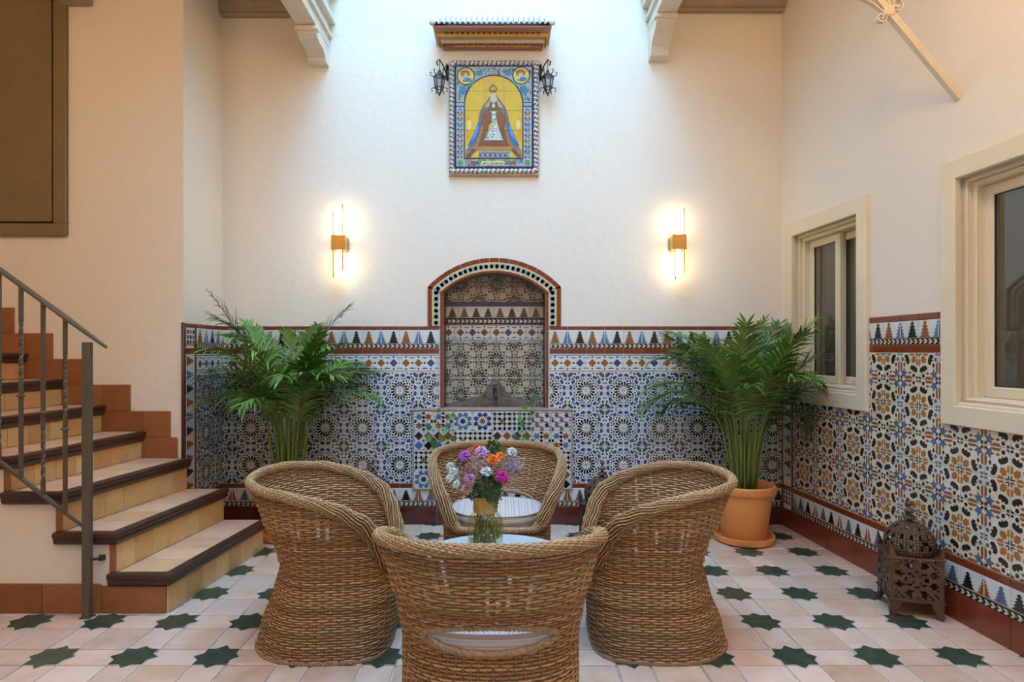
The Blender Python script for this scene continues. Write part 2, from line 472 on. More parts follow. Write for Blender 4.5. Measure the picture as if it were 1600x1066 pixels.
TREE3 = [BRN, LBLUE, BLK]
PAT = {   # name: (polygons, period x, period y, cell origin x, y, ground colour)
    'rosette': (pat_rosette(), 2 * T, 2 * T, -T, -T, WHITE),
    'strap': (pat_strap(), 2 * T, 2 * T, -T, -T, CREAM),
    'niche': (pat_niche(), 2 * T, 2 * T, -T, -T, (.46, .40, .32)),
    'tree': (pat_tree(.106, TREE3), .2865, 9, 0, 0, WHITE),
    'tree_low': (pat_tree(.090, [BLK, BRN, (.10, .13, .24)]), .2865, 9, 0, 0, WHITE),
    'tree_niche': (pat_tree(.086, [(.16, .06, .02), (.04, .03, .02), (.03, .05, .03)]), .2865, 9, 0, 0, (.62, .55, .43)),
    'diamond': (pat_diamond(.127, [BRN, BRN, BLUE]), .2865, 9, 0, 0, WHITE),
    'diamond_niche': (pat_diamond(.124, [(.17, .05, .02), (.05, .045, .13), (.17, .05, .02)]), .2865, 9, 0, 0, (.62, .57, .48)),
    'chain': (pat_chain(.034), .0358, 9, 0, 0, BLK),
    'red': ([], 9, 9, 0, 0, RED), 'dark_red': ([], 9, 9, 0, 0, DKR), 'yellow': ([], 9, 9, 0, 0, YEL), 'blue': ([], 9, 9, 0, 0, (.045, .05, .16)),
    'squares': (pat_squares(.118, .106), 9, 9, 0, 0, WHITE),
    'flower': (pat_flower(), T, T, 0, 0, WHITE), 'flower2': (pat_flower2(), T, T, 0, 0, WHITE), 'stars': (pat_stars(), T, T, 0, 0, (.66, .66, .62)),
    'cubes': (pat_cubes(), T, T, 0, 0, (.66, .66, .64)), 'cross': (pat_cross(), T, T, 0, 0, (.66, .66, .62)), 'bigdia': (pat_bigdia(), T, T, 0, 0, (.64, .66, .66)),
}
TILE_CACHE = {}
def tile_mesh(pname, x0, x1, y0, y1, name, thick=.007, gap=.0026, matn='tile'):
    """a tile cut out of the pattern at rect x0..x1, y0..y1 (pattern coordinates); local origin at the tile's centre, z out of the wall"""
    polys, px, py, ox, oy, ground = PAT[pname]
    kx, ky = math.floor((x0 - ox) / px + 1e-4), math.floor((y0 - oy) / py + 1e-4)
    x0, x1, y0, y1 = x0 - kx * px, x1 - kx * px, y0 - ky * py, y1 - ky * py
    key = (pname, name, matn, round(x0, 3), round(x1, 3), round(y0, 3), round(y1, 3), thick)
    if key in TILE_CACHE: return TILE_CACHE[key]
    cx, cy = (x0 + x1) / 2, (y0 + y1) / 2
    w, h = (x1 - x0) / 2 - gap / 2, (y1 - y0) / 2 - gap / 2
    mb = MB(); b = .0022 if matn == 'tile' else .0006
    def ring(i, z): return [(-w + i, -h + i, z), (w - i, -h + i, z), (w - i, h - i, z), (-w + i, h - i, z)]
    mb.grid([ring(0, 0), ring(0, thick - b * .6), ring(b, thick)], ground, 0, True, False, True)
    w -= b; h -= b
    for i in range(int(math.floor((x0 - ox) / px)), int(math.floor((x1 - 1e-6 - ox) / px)) + 1):
        for j in range(int(math.floor((y0 - oy) / py)), int(math.floor((y1 - 1e-6 - oy) / py)) + 1):
            for n, (pts, c) in enumerate(polys):
                p = clip([(x + i * px - cx, y + j * py - cy) for x, y in pts], -w, w, -h, h)
                if len(p) >= 3: mb.poly([(x, y, thick + .0003 + (.00001 if matn == 'tile' else .000004) * n) for x, y in p], c)
    me = mb.mesh(name); me.materials.append(MAT[matn])
    TILE_CACHE[key] = me
    return me
def basis(o, u, v, n):
    m = Matrix.Identity(4)
    for i in range(3):
        m[i][0] = u[i]; m[i][1] = v[i]; m[i][2] = n[i]; m[i][3] = o[i]
    return m
def put_tile(parent, name, B, u, v, me, turn=0.0):
    o = bpy.data.objects.new(name, me); COL.objects.link(o)
    o.parent = parent
    o.matrix_local = B @ Matrix.Translation((u, v, 0)) @ Matrix.Rotation(turn, 4, 'Z')
    return o
def subtract(r, hole):
    x0, x1, y0, y1 = r; a0, a1, b0, b1 = hole
    if a0 >= x1 or a1 <= x0 or b0 >= y1 or b1 <= y0: return [r]
    out = []
    if b0 > y0: out.append((x0, x1, y0, b0))
    if b1 < y1: out.append((x0, x1, b1, y1))
    lo, hi = max(y0, b0), min(y1, b1)
    if a0 > x0: out.append((x0, a0, lo, hi))
    if a1 < x1: out.append((a1, x1, lo, hi))
    return out
def fill(parent, name, B, pname, u0, u1, v0, v1, uc, vc, tw, th, holes=(), cut_v=True, thick=.007):
    """lay tiles of tw x th over a region of a wall; the pattern's own origin sits at uc, vc"""
    i0, i1 = math.floor((u0 - uc) / tw + 1e-6), math.ceil((u1 - uc) / tw - 1e-6)
    j0, j1 = math.floor((v0 - vc) / th + 1e-6), math.ceil((v1 - vc) / th - 1e-6)
    for i in range(i0, i1):
        for j in range(j0, j1):
            rs = [(max(u0, uc + i * tw), min(u1, uc + (i + 1) * tw), max(v0, vc + j * th), min(v1, vc + (j + 1) * th))]
            for h in holes:
                rs = [q for r in rs for q in subtract(r, h)]
            for a, b, c, d in rs:
                if b - a < .012 or d - c < .010: continue
                me = tile_mesh(pname, a - uc, b - uc, c - vc, d - vc, name, thick)
                put_tile(parent, name, B, (a + b) / 2, (c + d) / 2, me)

def wall_mesh(mb, B, us, vs, holes, depth):
    """front faces of a wall on a grid, leaving out the holes; the reveals of each hole go back by depth"""
    P = lambda u, v, n=0.0: (B @ Vector((u, v, n)))[:]
    us = sorted(set(us + [x for h in holes for x in h[:2]])); vs = sorted(set(vs + [x for h in holes for x in h[2:]]))
    for a, b in zip(us, us[1:]):
        for c, d in zip(vs, vs[1:]):
            m = ((a + b) / 2, (c + d) / 2)
            if any(h[0] < m[0] < h[1] and h[2] < m[1] < h[3] for h in holes): continue
            mb.poly([P(a, c), P(b, c), P(b, d), P(a, d)])
    for a, b, c, d in holes:
        if depth <= 0: continue
        for p, q in (((a, c), (b, c)), ((b, c), (b, d)), ((b, d), (a, d)), ((a, d), (a, c))):
            mb.poly([P(*p), P(*p, -depth), P(*q, -depth), P(*q)])

# ------------------------------------------------------------------ the room
YB = 4.88                    # back wall
XP = -2.158                  # side of the pier beside the stairs
YS = 4.285                   # wall behind the stairs
RW0 = Vector((2.153, YB, 0)); RDIR = Vector((.058, -1, 0)).normalized()
B_BACK = basis((0, YB, 0), (1, 0, 0), (0, 0, 1), (0, -1, 0))
B_PIER = basis((XP, YS, 0), (0, 1, 0), (0, 0, 1), (1, 0, 0))
RN = RDIR.cross(Vector((0, 0, 1)))
B_RIGHT = basis(RW0, RDIR, (0, 0, 1), RN)
B_STAIR = basis((0, YS, 0), (1, 0, 0), (0, 0, 1), (0, -1, 0))
NX0, NX1, NZ0 = -.456, .332, .885                  # niche opening
NXC = (NX0 + NX1) / 2; ARC_Z, ARC_R = 1.355, .588
ARC_SPR = ARC_Z + math.sqrt(ARC_R ** 2 - ((NX1 - NX0) / 2) ** 2)
ARC_TOP = ARC_Z + ARC_R
def arc_pts(R, half, n=24):
    a = math.asin(min(1, half / R))
    return [(NXC + R * math.sin(-a + 2 * a * i / n), ARC_Z + R * math.cos(-a + 2 * a * i / n)) for i in range(n + 1)]

# back wall with the arched niche
mb = MB()
wall_mesh(mb, B_BACK, [XP - .2, 2.4], [0, WELL_TOP], [(NX0, NX1, NZ0, ARC_TOP)], 0)
ap = arc_pts(ARC_R, (NX1 - NX0) / 2)
for (xa, za), (xb, zb) in zip(ap, ap[1:]):
    mb.poly([(xa, YB, za), (xb, YB, zb), (xb, YB, ARC_TOP), (xa, YB, ARC_TOP)])
wall_back = mb.obj('wall_back', 'plaster')
tag(wall_back, 'back wall of the patio, pale plaster above a tiled dado', 'wall', kind='structure')

Z_TOP = 1.533
WIN1 = (.098, 1.067, .975, 2.285); WIN2 = (1.667, 2.640, .975, 2.285)     # casings on the right wall: u0,u1,v0,v1
CW = .085                                                               # casing width
mb = MB()
holes = [(w[0] + CW, w[1] - CW, w[2] + CW, w[3] - CW) for w in (WIN1, WIN2)]
wall_mesh(mb, B_RIGHT, [-.15, 7.6], [0, 4.3], holes, .16)
wall_right = mb.obj('wall_right', 'plaster')
tag(wall_right, 'side wall with two cream windows and an orange and blue tile dado', 'wall', kind='structure')

mb = MB()
mb.poly([(-6, YS, 0), (XP, YS, 0), (XP, YS, 4.3), (-6, YS, 4.3)])
mb.poly([(XP, YS, 0), (XP, YB + .1, 0), (XP, YB + .1, 4.3), (XP, YS, 4.3)])
wall_left = mb.obj('wall_left', 'plaster')
tag(wall_left, 'plain plaster wall behind the stairs with its tiled return', 'wall', kind='structure')

mb = MB()
mb.poly([(-6, -2.6, 0), (3.2, -2.6, 0), (3.2, -2.6, 4.3), (-6, -2.6, 4.3)])
wall_front = mb.obj('wall_front', 'plaster')
tag(wall_front, 'plaster wall behind the camera facing the fountain', 'wall', kind='structure')
mb = MB()
mb.poly([(-6, -2.6, 0), (-6, YS, 0), (-6, YS, 4.3), (-6, -2.6, 4.3)])
o = mb.obj('wall_left', 'plaster')
tag(o, 'far plaster wall at the top of the stairs', 'wall', kind='structure')

# gallery ceilings round the light well, and the well's own upper walls
CZ = 4.05
mb = MB()
x0, x1, y0, y1 = WELL
for a, b, c, d in ((-6, x0, -2.6, YB), (x1, 3.2, -2.6, YB + .1), (x0, x1, -2.6, y0)):
    mb.box(a, b, c, d, CZ, CZ + .06)
ceiling = mb.obj('ceiling', 'plaster')
tag(ceiling, 'gallery ceiling around the open light well', 'ceiling', kind='structure')
mb = MB()
for p, q in (((x0, y0), (x0, y1)), ((x0, y0), (x1, y0)), ((x1, y0), (x1, y1))):
    mb.poly([(*p, CZ + .06), (*q, CZ + .06), (*q, WELL_TOP), (*p, WELL_TOP)])
mb.box(x0, x1, SKY_Y1, y1 + .1, WELL_TOP, WELL_TOP + .1)  # unseen eave strip, added to narrow the sky opening
o = mb.obj('wall_upper', 'limewash')
tag(o, 'upper plaster walls of the open light well', 'wall', kind='structure')

# floor: clay tiles of three shapes with dark star insets, on a bed of mortar
mb = MB()
mb.box(-6, 3.2, -2.6, YB + .3, -.06, 0)
floor = mb.obj('floor', 'floor_grout')
tag(floor, 'clay tiled patio floor with dark green star insets', 'floor', kind='structure')
FP, FX0, FY0, FN = .36, 1.274, 2.764, .144
def clay():
    return random.choice([(.66, .41, .28), (.63, .37, .24), (.70, .46, .34), (.67, .43, .33), (.60, .34, .20)])
def floor_piece(name, w, d, seed):
    rs = random.getstate(); random.seed(seed)
    m = MB(); g = .0045; c = clay()
    def ring(i, z, j=0): return [(-w / 2 + g + i, -d / 2 + g + i, z), (w / 2 - g - i, -d / 2 + g + i, z), (w / 2 - g - i, d / 2 - g - i, z), (-w / 2 + g + i, d / 2 - g - i, z)]
    m.grid([ring(0, 0), ring(0, .004), ring(.004, .0065)], c, 0, True, False, True)
    me = m.mesh(name); me.materials.append(MAT['terracotta']); random.setstate(rs)
    return me
FW = FP - FN
FM = {'floor_tile': [floor_piece('floor_tile', FW, FW, i) for i in range(9)],
      'floor_tile_wide': [floor_piece('floor_tile_wide', FW, FN, 20 + i) for i in range(8)],
      'floor_tile_long': [floor_piece('floor_tile_long', FN, FW, 40 + i) for i in range(8)]}
def star_mesh(seed):
    rs = random.getstate(); random.seed(seed)
    m = MB()
    jit = [random.uniform(.95, 1.05) for _ in range(16)]
    def st(ro, ri, z): return [((ro if i % 2 == 0 else ri) * jit[i] * math.cos(PI * i / 8), (ro if i % 2 == 0 else ri) * jit[i] * math.sin(PI * i / 8), z) for i in range(16)]
    m.grid([st(.108, .084, .0), st(.108, .084, .0072)], (.8, .8, .8), 1, True, False, True)
    m.grid([st(.101, .077, .007), st(.099, .075, .0095)], (.1, .1, .1), 0, True, False, True)
    me = m.mesh('star_inset'); me.materials.append(MAT['star_tile']); me.materials.append(MAT['floor_grout']); random.setstate(rs)
    return me
SM = [star_mesh(i) for i in range(6)]
def on_floor(x, y):
    if y > YB + .05 or x > RW0.x + (YB - y) * .058 + .08: return False
    if y > 3.22 and x < -1.70: return y > 4.2 and x > XP
    return x > -2.75
for i in range(-12, 5):
    for j in range(-3, 7):
        x, y = FX0 + FP * i, FY0 + FP * j
        for name, dx, dy in (('floor_tile', FP / 2, FP / 2), ('floor_tile_wide', FP / 2, 0), ('floor_tile_long', 0, FP / 2), ('star', 0, 0)):
            if not on_floor(x + dx, y + dy): continue
            if name == 'star': o = add('star_inset', random.choice(SM), floor, (x, y, 0), (0, 0, random.choice((0, PI / 2, PI, -PI / 2))))
            else: o = add(name, random.choice(FM[name]), floor, (x + dx, y + dy, 0), (0, 0, random.choice((0, PI))))

# ------------------------------------------------------------------ tiled dado of the back wall
XR0 = .357                                   # a rosette centre
BX0, BX1 = XP, RW0.x
PAN = (-.690, .536, .277, .892)              # fountain's front panel
NIC = (NX0 - .030, NX1 + .030, .88, 1.95)
hole = [NIC, PAN]
W = wall_back
fill(W, 'border_tile', B_BACK, 'red', BX0, BX1, 1.503, Z_TOP, XR0, 0, T, 9, hole)
ARCH_OUT = (NXC - .545, NXC + .545, 1.5, 2.2)
fill(W, 'tree_tile', B_BACK, 'tree', BX0, BX1, 1.397, 1.503, XR0, 1.397, T, 9, hole)
fill(W, 'chain_tile', B_BACK, 'chain', BX0, BX1, 1.363, 1.397, XR0, 1.363, T, 9, hole)
fill(W, 'border_tile', B_BACK, 'red', BX0, BX1, 1.320, 1.363, XR0, 0, T, 9, hole)
fill(W, 'diamond_tile', B_BACK, 'diamond', BX0, BX1, 1.181, 1.320, XR0, 1.186, 2 * T, 9, hole)
fill(W, 'rosette_tile', B_BACK, 'rosette', BX0, BX1, .322, 1.181, XR0, 1.181 - T, T, T, hole)
fill(W, 'border_tile', B_BACK, 'red', BX0, BX1, .287, .322, XR0, 0, T, 9, hole)
fill(W, 'tree_tile', B_BACK, 'tree_low', BX0, BX1, .185, .287, XR0, .190, T, 9, [])
fill(W, 'chain_tile', B_BACK, 'chain', BX0, BX1, .149, .185, XR0, .150, T, 9, [])
fill(W, 'baseboard_tile', B_BACK, 'dark_red', BX0, BX1, .004, .149, XR0, 0, 2 * T, 9, [])

# right wall dado, with a border of trees turned on end in the corner
W = wall_right; UB = .175; UE = 3.1
wh = [WIN1, WIN2]
UC = 1.484
fill(W, 'border_tile', B_RIGHT, 'red', UB, UE, 1.507, 1.543, UC, 0, T, 9, wh)
fill(W, 'tree_tile', B_RIGHT, 'tree', UB, UE, 1.411, 1.507, UC, 1.407, T, 9, wh)
fill(W, 'chain_tile', B_RIGHT, 'chain', UB, UE, 1.375, 1.411, UC, 1.376, T, 9, wh)
fill(W, 'border_tile', B_RIGHT, 'red', UB, UE, 1.332, 1.375, UC, 0, T, 9, wh)
fill(W, 'lattice_tile', B_RIGHT, 'strap', UB, UE, .324, 1.332, UC, 1.332 - 2 * T, T, T, wh)
fill(W, 'border_tile', B_RIGHT, 'red', 0, UE, .287, .324, UC, 0, T, 9, wh)
fill(W, 'tree_tile', B_RIGHT, 'tree_low', UB, UE, .185, .287, UC, .190, T, 9, [])
fill(W, 'chain_tile', B_RIGHT, 'chain', UB, UE, .149, .185, UC, .150, T, 9, [])
fill(W, 'baseboard_tile', B_RIGHT, 'red', 0, UE, .004, .149, UC, 0, 2 * T, 9, [])
def upright_border(W, B, u0, u1, v0, v1, flip, holes=()):
    fill(W, 'border_tile', B, 'red', u0, u0 + .028, v0, v1, 0, v1, 1, T, holes)
    fill(W, 'border_tile', B, 'red', u1 - .028, u1, v0, v1, 0, v1, 1, T, holes)
    # trees lying on their side
    n = int(round((v1 - v0) / T)); w = u1 - u0 - .056
    for k in range(n):
        c = v1 - (k + .5) * T
        if c - T / 2 < v0 - .02: break
        r = (u0 + .028, u1 - .028, c - T / 2, c + T / 2)
        if any(not (r[1] <= h[0] or r[0] >= h[1] or r[3] <= h[2] or r[2] >= h[3]) for h in holes): continue
        me = tile_mesh('tree', T * k, T * (k + 1), 0, w, 'tree_tile')
        put_tile(W, 'tree_tile', B, (u0 + u1) / 2, c, me, PI / 2 if flip else -PI / 2)
fill(W, 'squares_tile', B_RIGHT, 'squares', .028, UB - .028, .180, .287, .028, .180, 9, 9)
fill(W, 'border_tile', B_RIGHT, 'red', 0, .028, .149, .287, 0, 0, 9, 9)
fill(W, 'border_tile', B_RIGHT, 'red', UB - .028, UB, .149, .287, 0, 0, 9, 9)
upright_border(W, B_RIGHT, 0, UB, .324, 1.54, True, [(WIN1[0], WIN1[1], WIN1[2], WIN1[3])])

# tiled return of the pier beside the stairs
W = wall_left; PU = YB - YS; UB2 = .175; UCP = UB2
fill(W, 'border_tile', B_PIER, 'red', 0, PU, 1.503, Z_TOP, UCP, 0, T, 9)
fill(W, 'tree_tile', B_PIER, 'tree', UB2, PU, 1.397, 1.503, UCP, 1.397, T, 9)
fill(W, 'chain_tile', B_PIER, 'chain', UB2, PU, 1.363, 1.397, UCP, 1.363, T, 9)
fill(W, 'border_tile', B_PIER, 'red', 0, PU, 1.320, 1.363, UCP, 0, T, 9)
fill(W, 'diamond_tile', B_PIER, 'diamond', UB2, PU, 1.181, 1.320, UCP, 1.186, 2 * T, 9)
fill(W, 'rosette_tile', B_PIER, 'rosette', UB2, PU, .322, 1.181, UCP + T, 1.181 - T, T, T)
fill(W, 'border_tile', B_PIER, 'red', 0, PU, .287, .322, UCP, 0, T, 9)
fill(W, 'tree_tile', B_PIER, 'tree_low', UB2, PU, .185, .287, UCP, .190, T, 9)
fill(W, 'baseboard_tile', B_PIER, 'dark_red', 0, PU, .004, .185, UCP, 0, 2 * T, 9)
fill(W, 'squares_tile', B_PIER, 'squares', .028, UB2 - .028, 1.380, 1.503, .028, 1.385, 9, 9)
fill(W, 'border_tile', B_PIER, 'red', 0, .028, 1.363, 1.503, 0, 0, 9, 9)
fill(W, 'border_tile', B_PIER, 'red', UB2 - .028, UB2, 1.363, 1.503, 0, 0, 9, 9)
upright_border(W, B_PIER, 0, UB2, .322, 1.320, False)
mb = MB()
mb.tube([(XP - .002, YS - .004, z) for z in (.45, .9, 1.535)], .009, 8)
mb.obj('corner_bead', 'wood_dark', wall_left, True)

def finish(root):
    """children were modelled at their place in the room: undo the root's own offset"""
    inv = Matrix.Translation(-Vector(root.location))
    for o in bpy.data.objects:
        if o.parent is root: o.matrix_parent_inverse = inv

# ------------------------------------------------------------------ wall fountain in its arched niche
fount = thing('wall_fountain', 'arched wall fountain with mosaic niche and patchwork tiled front panel', 'fountain', (NXC, YB, 0))
YN = YB + .20
B_NB = basis((0, YN, 0), (1, 0, 0), (0, 0, 1), (0, -1, 0))
mb = MB()
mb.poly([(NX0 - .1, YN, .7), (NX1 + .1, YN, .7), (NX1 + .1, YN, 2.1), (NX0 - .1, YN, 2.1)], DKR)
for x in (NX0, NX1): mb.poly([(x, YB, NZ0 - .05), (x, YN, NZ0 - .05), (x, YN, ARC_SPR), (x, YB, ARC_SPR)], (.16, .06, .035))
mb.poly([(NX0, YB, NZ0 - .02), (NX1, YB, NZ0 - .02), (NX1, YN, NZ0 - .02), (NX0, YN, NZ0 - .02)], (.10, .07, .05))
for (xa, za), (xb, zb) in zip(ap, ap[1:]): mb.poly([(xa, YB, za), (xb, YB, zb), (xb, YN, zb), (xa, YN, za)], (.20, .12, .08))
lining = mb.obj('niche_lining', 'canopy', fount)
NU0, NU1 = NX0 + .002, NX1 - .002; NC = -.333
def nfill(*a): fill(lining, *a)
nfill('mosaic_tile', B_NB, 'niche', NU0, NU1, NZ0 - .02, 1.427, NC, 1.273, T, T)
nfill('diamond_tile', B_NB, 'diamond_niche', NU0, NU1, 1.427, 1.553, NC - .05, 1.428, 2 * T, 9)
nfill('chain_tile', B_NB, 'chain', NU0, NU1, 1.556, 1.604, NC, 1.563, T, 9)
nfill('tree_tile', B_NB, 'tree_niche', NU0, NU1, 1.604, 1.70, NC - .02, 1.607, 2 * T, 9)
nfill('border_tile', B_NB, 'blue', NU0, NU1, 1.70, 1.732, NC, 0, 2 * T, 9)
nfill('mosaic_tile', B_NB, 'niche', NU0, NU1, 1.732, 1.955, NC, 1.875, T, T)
# arch border
def arc_tile(name, R0, R1, a0, a1, col, parent, th=.012, deco=None, n=4, y0=None):
    m = MB(); Y0 = YB; rows_f = []; g = .0022 / R1
    A = [a0 + g + (a1 - a0 - 2 * g) * i / n for i in range(n + 1)]
    P = lambda R, a, t: (NXC + R * math.sin(a), Y0 - t, ARC_Z + R * math.cos(a))
    m.grid([[P(R, a, t) for R, t in ((R0, 0), (R0, th - .002), (R0 + .002, th), (R1 - .002, th), (R1, th - .002), (R1, 0))] for a in A], col, 0)
    for a in (A[0], A[-1]): m.poly([P(R0, a, 0), P(R0, a, th - .002), P(R0 + .002, a, th), P(R1 - .002, a, th), P(R1, a, th - .002), P(R1, a, 0)], col)
    if deco:
        for pts, c in deco:      # deco in (along 0..1, across 0..1)
            m.poly([P(R0 + (R1 - R0) * v, a0 + (a1 - a0) * u, th + .0004) for u, v in pts], c)
    return m.obj(name, 'tile', parent)
BAND = [([(0, .0), (1, .0), (1, .13), (0, .13)], YEL), ([(0, .87), (1, .87), (1, 1), (0, 1)], YEL)]
for k in range(2):
    cu = .25 + .5 * k
    BAND += [([(cu - .22, .18), (cu + .22, .18), (cu + .22, .82), (cu - .22, .82)], (.34, .39, .38)),
             ([(cu + .17 * math.cos(a), .5 + .26 * math.sin(a)) for a in [2 * PI * i / 8 for i in range(8)]], (.20, .24, .25)),
             ([(cu + .07 * math.cos(a), .5 + .11 * math.sin(a)) for a in [2 * PI * i / 6 for i in range(6)]], (.60, .62, .56))]
    for dv in (.2, .8): BAND += [([(cu - .25 - .06, dv), (cu - .25, dv - .08), (cu - .25 + .06, dv), (cu - .25, dv + .08)], (.60, .60, .52))]
aw = lambda R, h: math.asin(h / R)
a_out, a_mid, a_in = aw(.703, .513), aw(.640, .45), aw(.597, .405)
for k in range(15): arc_tile('arch_border_tile', .669, .703, -a_out + 2 * a_out * k / 15, -a_out + 2 * a_out * (k + 1) / 15, RED, fount)
for k in range(12): arc_tile('arch_band_tile', .606, .669, -a_mid + 2 * a_mid * k / 12, -a_mid + 2 * a_mid * (k + 1) / 12, (.60, .62, .56), fount, deco=BAND)
for k in range(8): arc_tile('arch_border_tile', .588, .606, -a_in + 2 * a_in * k / 8, -a_in + 2 * a_in * (k + 1) / 8, RED, fount, th=.014)
for s in (-1, 1):
    def jamb(name, h0, h1, z0, z1, col, n, deco=None, th=.012):
        for k in range(n):
            a, b = z0 + (z1 - z0) * k / n, z0 + (z1 - z0) * (k + 1) / n
            m = MB(); xa, xb = sorted((NXC + s * h0, NXC + s * h1))
            m.box(xa + .0008, xb - .0008, YB - th, YB, a + .0015, b - .0015, col)
            if deco:
                for pts, c in deco:
                    m.poly([(xa + (xb - xa) * v, YB - th - .0004, a + (b - a) * u) for u, v in pts], c)
            m.obj(name, 'tile', fount)
    jamb('arch_border_tile', .479, .513, 1.535, 1.835, RED, 2)
    jamb('arch_band_tile', .416, .479, 1.535, 1.812, (.60, .62, .56), 3, BAND)
    jamb('arch_border_tile', .394, .416, NZ0, 1.797, RED, 6, th=.016)
# patchwork front panel of the basin
mb = MB()
mb.box(PAN[0], PAN[1], YB - .026, YB + .02, PAN[2], PAN[3] - .004, (.45, .36, .32))
mb.box(PAN[0] - .002, PAN[1] + .002, YB - .038, YB + .05, PAN[3] - .004, PAN[3] + .012, (.56, .40, .33))
panel = mb.obj('basin_panel', 'canopy', fount)
B_PAN = basis((0, YB - .026, 0), (1, 0, 0), (0, 0, 1), (0, -1, 0))
LAY = [['stars', 'stars', 'flower', 'flower2', 'cross', 'cross', 'cubes', 'cubes'],
       ['bigdia', 'bigdia', 'cross', 'cross', 'bigdia', 'bigdia', 'stars', 'stars'],
       ['cross', 'cross', 'stars', 'flower2', 'flower', 'bigdia', 'cross', 'cross'],
       ['flower', 'stars', 'bigdia', 'flower', 'flower2', 'cubes', 'stars', 'bigdia']]
pw = (PAN[1] - PAN[0] - .024) / 8; ph = (PAN[3] - PAN[2] - .022) / 4
for r in range(4):
    for c in range(8):
        me = tile_mesh(LAY[r][c], 0, T, 0, T, 'patchwork_tile')
        put_tile(panel, 'patchwork_tile', B_PAN @ Matrix.Translation((PAN[0] + .012 + pw * (c + .5), PAN[3] - .014 - ph * (r + .5), 0)) @ Matrix.Diagonal((pw / T, ph / T, 1, 1)), 0, 0, me)
# rough stone spout piece and tap at the back of the niche
mb = MB()
rs = random.Random(3)
top = []
for i in range(41):
    x = NX0 + .012 + (NX1 - NX0 - .024) * i / 40
    d = x - NXC - .005
    z = .925 + .175 * math.exp(-(abs(d) / .085) ** 2.6) + .045 * math.exp(-((abs(d) - .15) / .10) ** 2) + rs.uniform(-.006, .006)
    top.append((x, z))
rows = []
for (x, z) in top:
    f = .020 + rs.uniform(0, .012)
    rows.append([(x, YN - .085 - f, NZ0 - .02), (x, YN - .075 - f, (NZ0 + z) / 2), (x, YN - .055 - f, z - .02), (x, YN - .035, z), (x, YN - .008, z)])
mb.grid(rows, (.2, .15, .1), 0)
mb.obj('spout_stone', 'stone', fount, True)
mb = MB()
tx, ty, tz = NXC + .002, YN - .10, 1.045
mb.lathe([(.004, tz - .006), (.017, tz), (.017, tz + .012), (.006, tz + .020), (.011, tz + .026), (.009, tz + .034), (.0, tz + .037)], 14, (tx, ty - .022))
mb.tube([(tx, ty + .05, tz - .02), (tx, ty, tz - .02), (tx + .006, ty - .03, tz - .028), (tx + .010, ty - .042, tz - .06), (tx + .011, ty - .042, tz - .085)], .011, 8)
mb.tube([(tx, ty - .022, tz - .03), (tx, ty - .022, tz)], .008, 8)
mb.tube([(tx - .022, ty - .022, tz + .03), (tx + .022, ty - .022, tz + .03)], .005, 6)
mb.obj('tap', 'iron_black', fount, True)
finish(fount)

# ------------------------------------------------------------------ gallery beams, corbels and ledgers
def gallery(side, xin, zb, label, corb):
    xo = xin - side * -.14 if False else xin + side * .145
    xa, xb = sorted((xin, xo))
    m = MB()
    m.box(xa, xb, WELL[2], YB - .001, zb, CZ + .10, b=.004)
    root = m.obj('gallery_beam', 'paint_beam')
    tag(root, label, 'beam', kind='structure')
    m = MB()
    for z, w, d in ((zb + .075, .030, .022), (zb + .18, .05, .045), (CZ + .02, .05, .07)):
        a, b = sorted((xin - side * d, xin + side * .02))
        m.box(a, b, WELL[2], YB - .001, z, z + w, b=.006)
    m.obj('moulding', 'paint_beam', root)
    m = MB()
    prof = corb
    m.grid([[(x, YB - d, z) for d, z in prof] for x in (xa + .004, xb - .004)], (1, 1, 1), 0, True, True, True)
    # cap moulding at the nose
    dn = max(d for d, z in prof)
    m.box(xa - .012, xb + .012, YB - dn - .018, YB - dn + .045, zb - .034, zb - .001, b=.006)
    m.obj('corbel', 'paint_beam', root)
    return root
gallery(-1, -1.33, 3.67, 'cream gallery beam on a curved corbel, on the stair side', [(0, 3.528), (.05, 3.526), (.095, 3.535), (.105, 3.552), (.100, 3.560), (.150, 3.585), (.205, 3.594), (.255, 3.594), (.300, 3.600), (.340, 3.622), (.35, 3.640), (.35, 3.67), (0, 3.67)])
gallery(1, 1.12, 3.80, 'cream gallery beam on a curved corbel, on the window side', [(0, 3.565), (.04, 3.567), (.075, 3.585), (.085, 3.61), (.10, 3.64), (.13, 3.67), (.18, 3.70), (.23, 3.72), (.27, 3.75), (.27, 3.80), (0, 3.80)])
def ledger(x0, x1, z, label):
    m = MB()
    m.sweep([(x1, YB), (x0, YB)][::-1], [(0, z), (.045, z), (.055, z + .012), (.050, z + .024), (.075, z + .034), (.075, z + .05), (.09, CZ), (0, CZ)], ends=True)
    tag(m.obj('trim_1', 'ceiling_wood'), label, 'moulding', kind='structure')
ledger(XP, -1.475, 3.905, 'moulded ledger board under the gallery ceiling by the stairs')
ledger(1.265, 2.16, 3.940, 'plain ledger board under the gallery ceiling by the windows')
for k in range(6):
    m = MB(); x = -2.10 + .125 * k
    m.box(x, x + .055, 2.0, YB - .09, CZ - .055, CZ - .001)
    m.obj('joist', 'ceiling_wood', ceiling)
m = MB(); m.box(-2.965, -2.765, YS - .34, YS - .001, 3.668, CZ - .001, b=.008)
m.box(-2.985, -2.745, YS - .36, YS - .001, 3.74, 3.765)
tag(m.obj('beam_end', 'ceiling_wood'), 'short beam end under the ceiling above the dark shutter', 'beam', kind='structure')

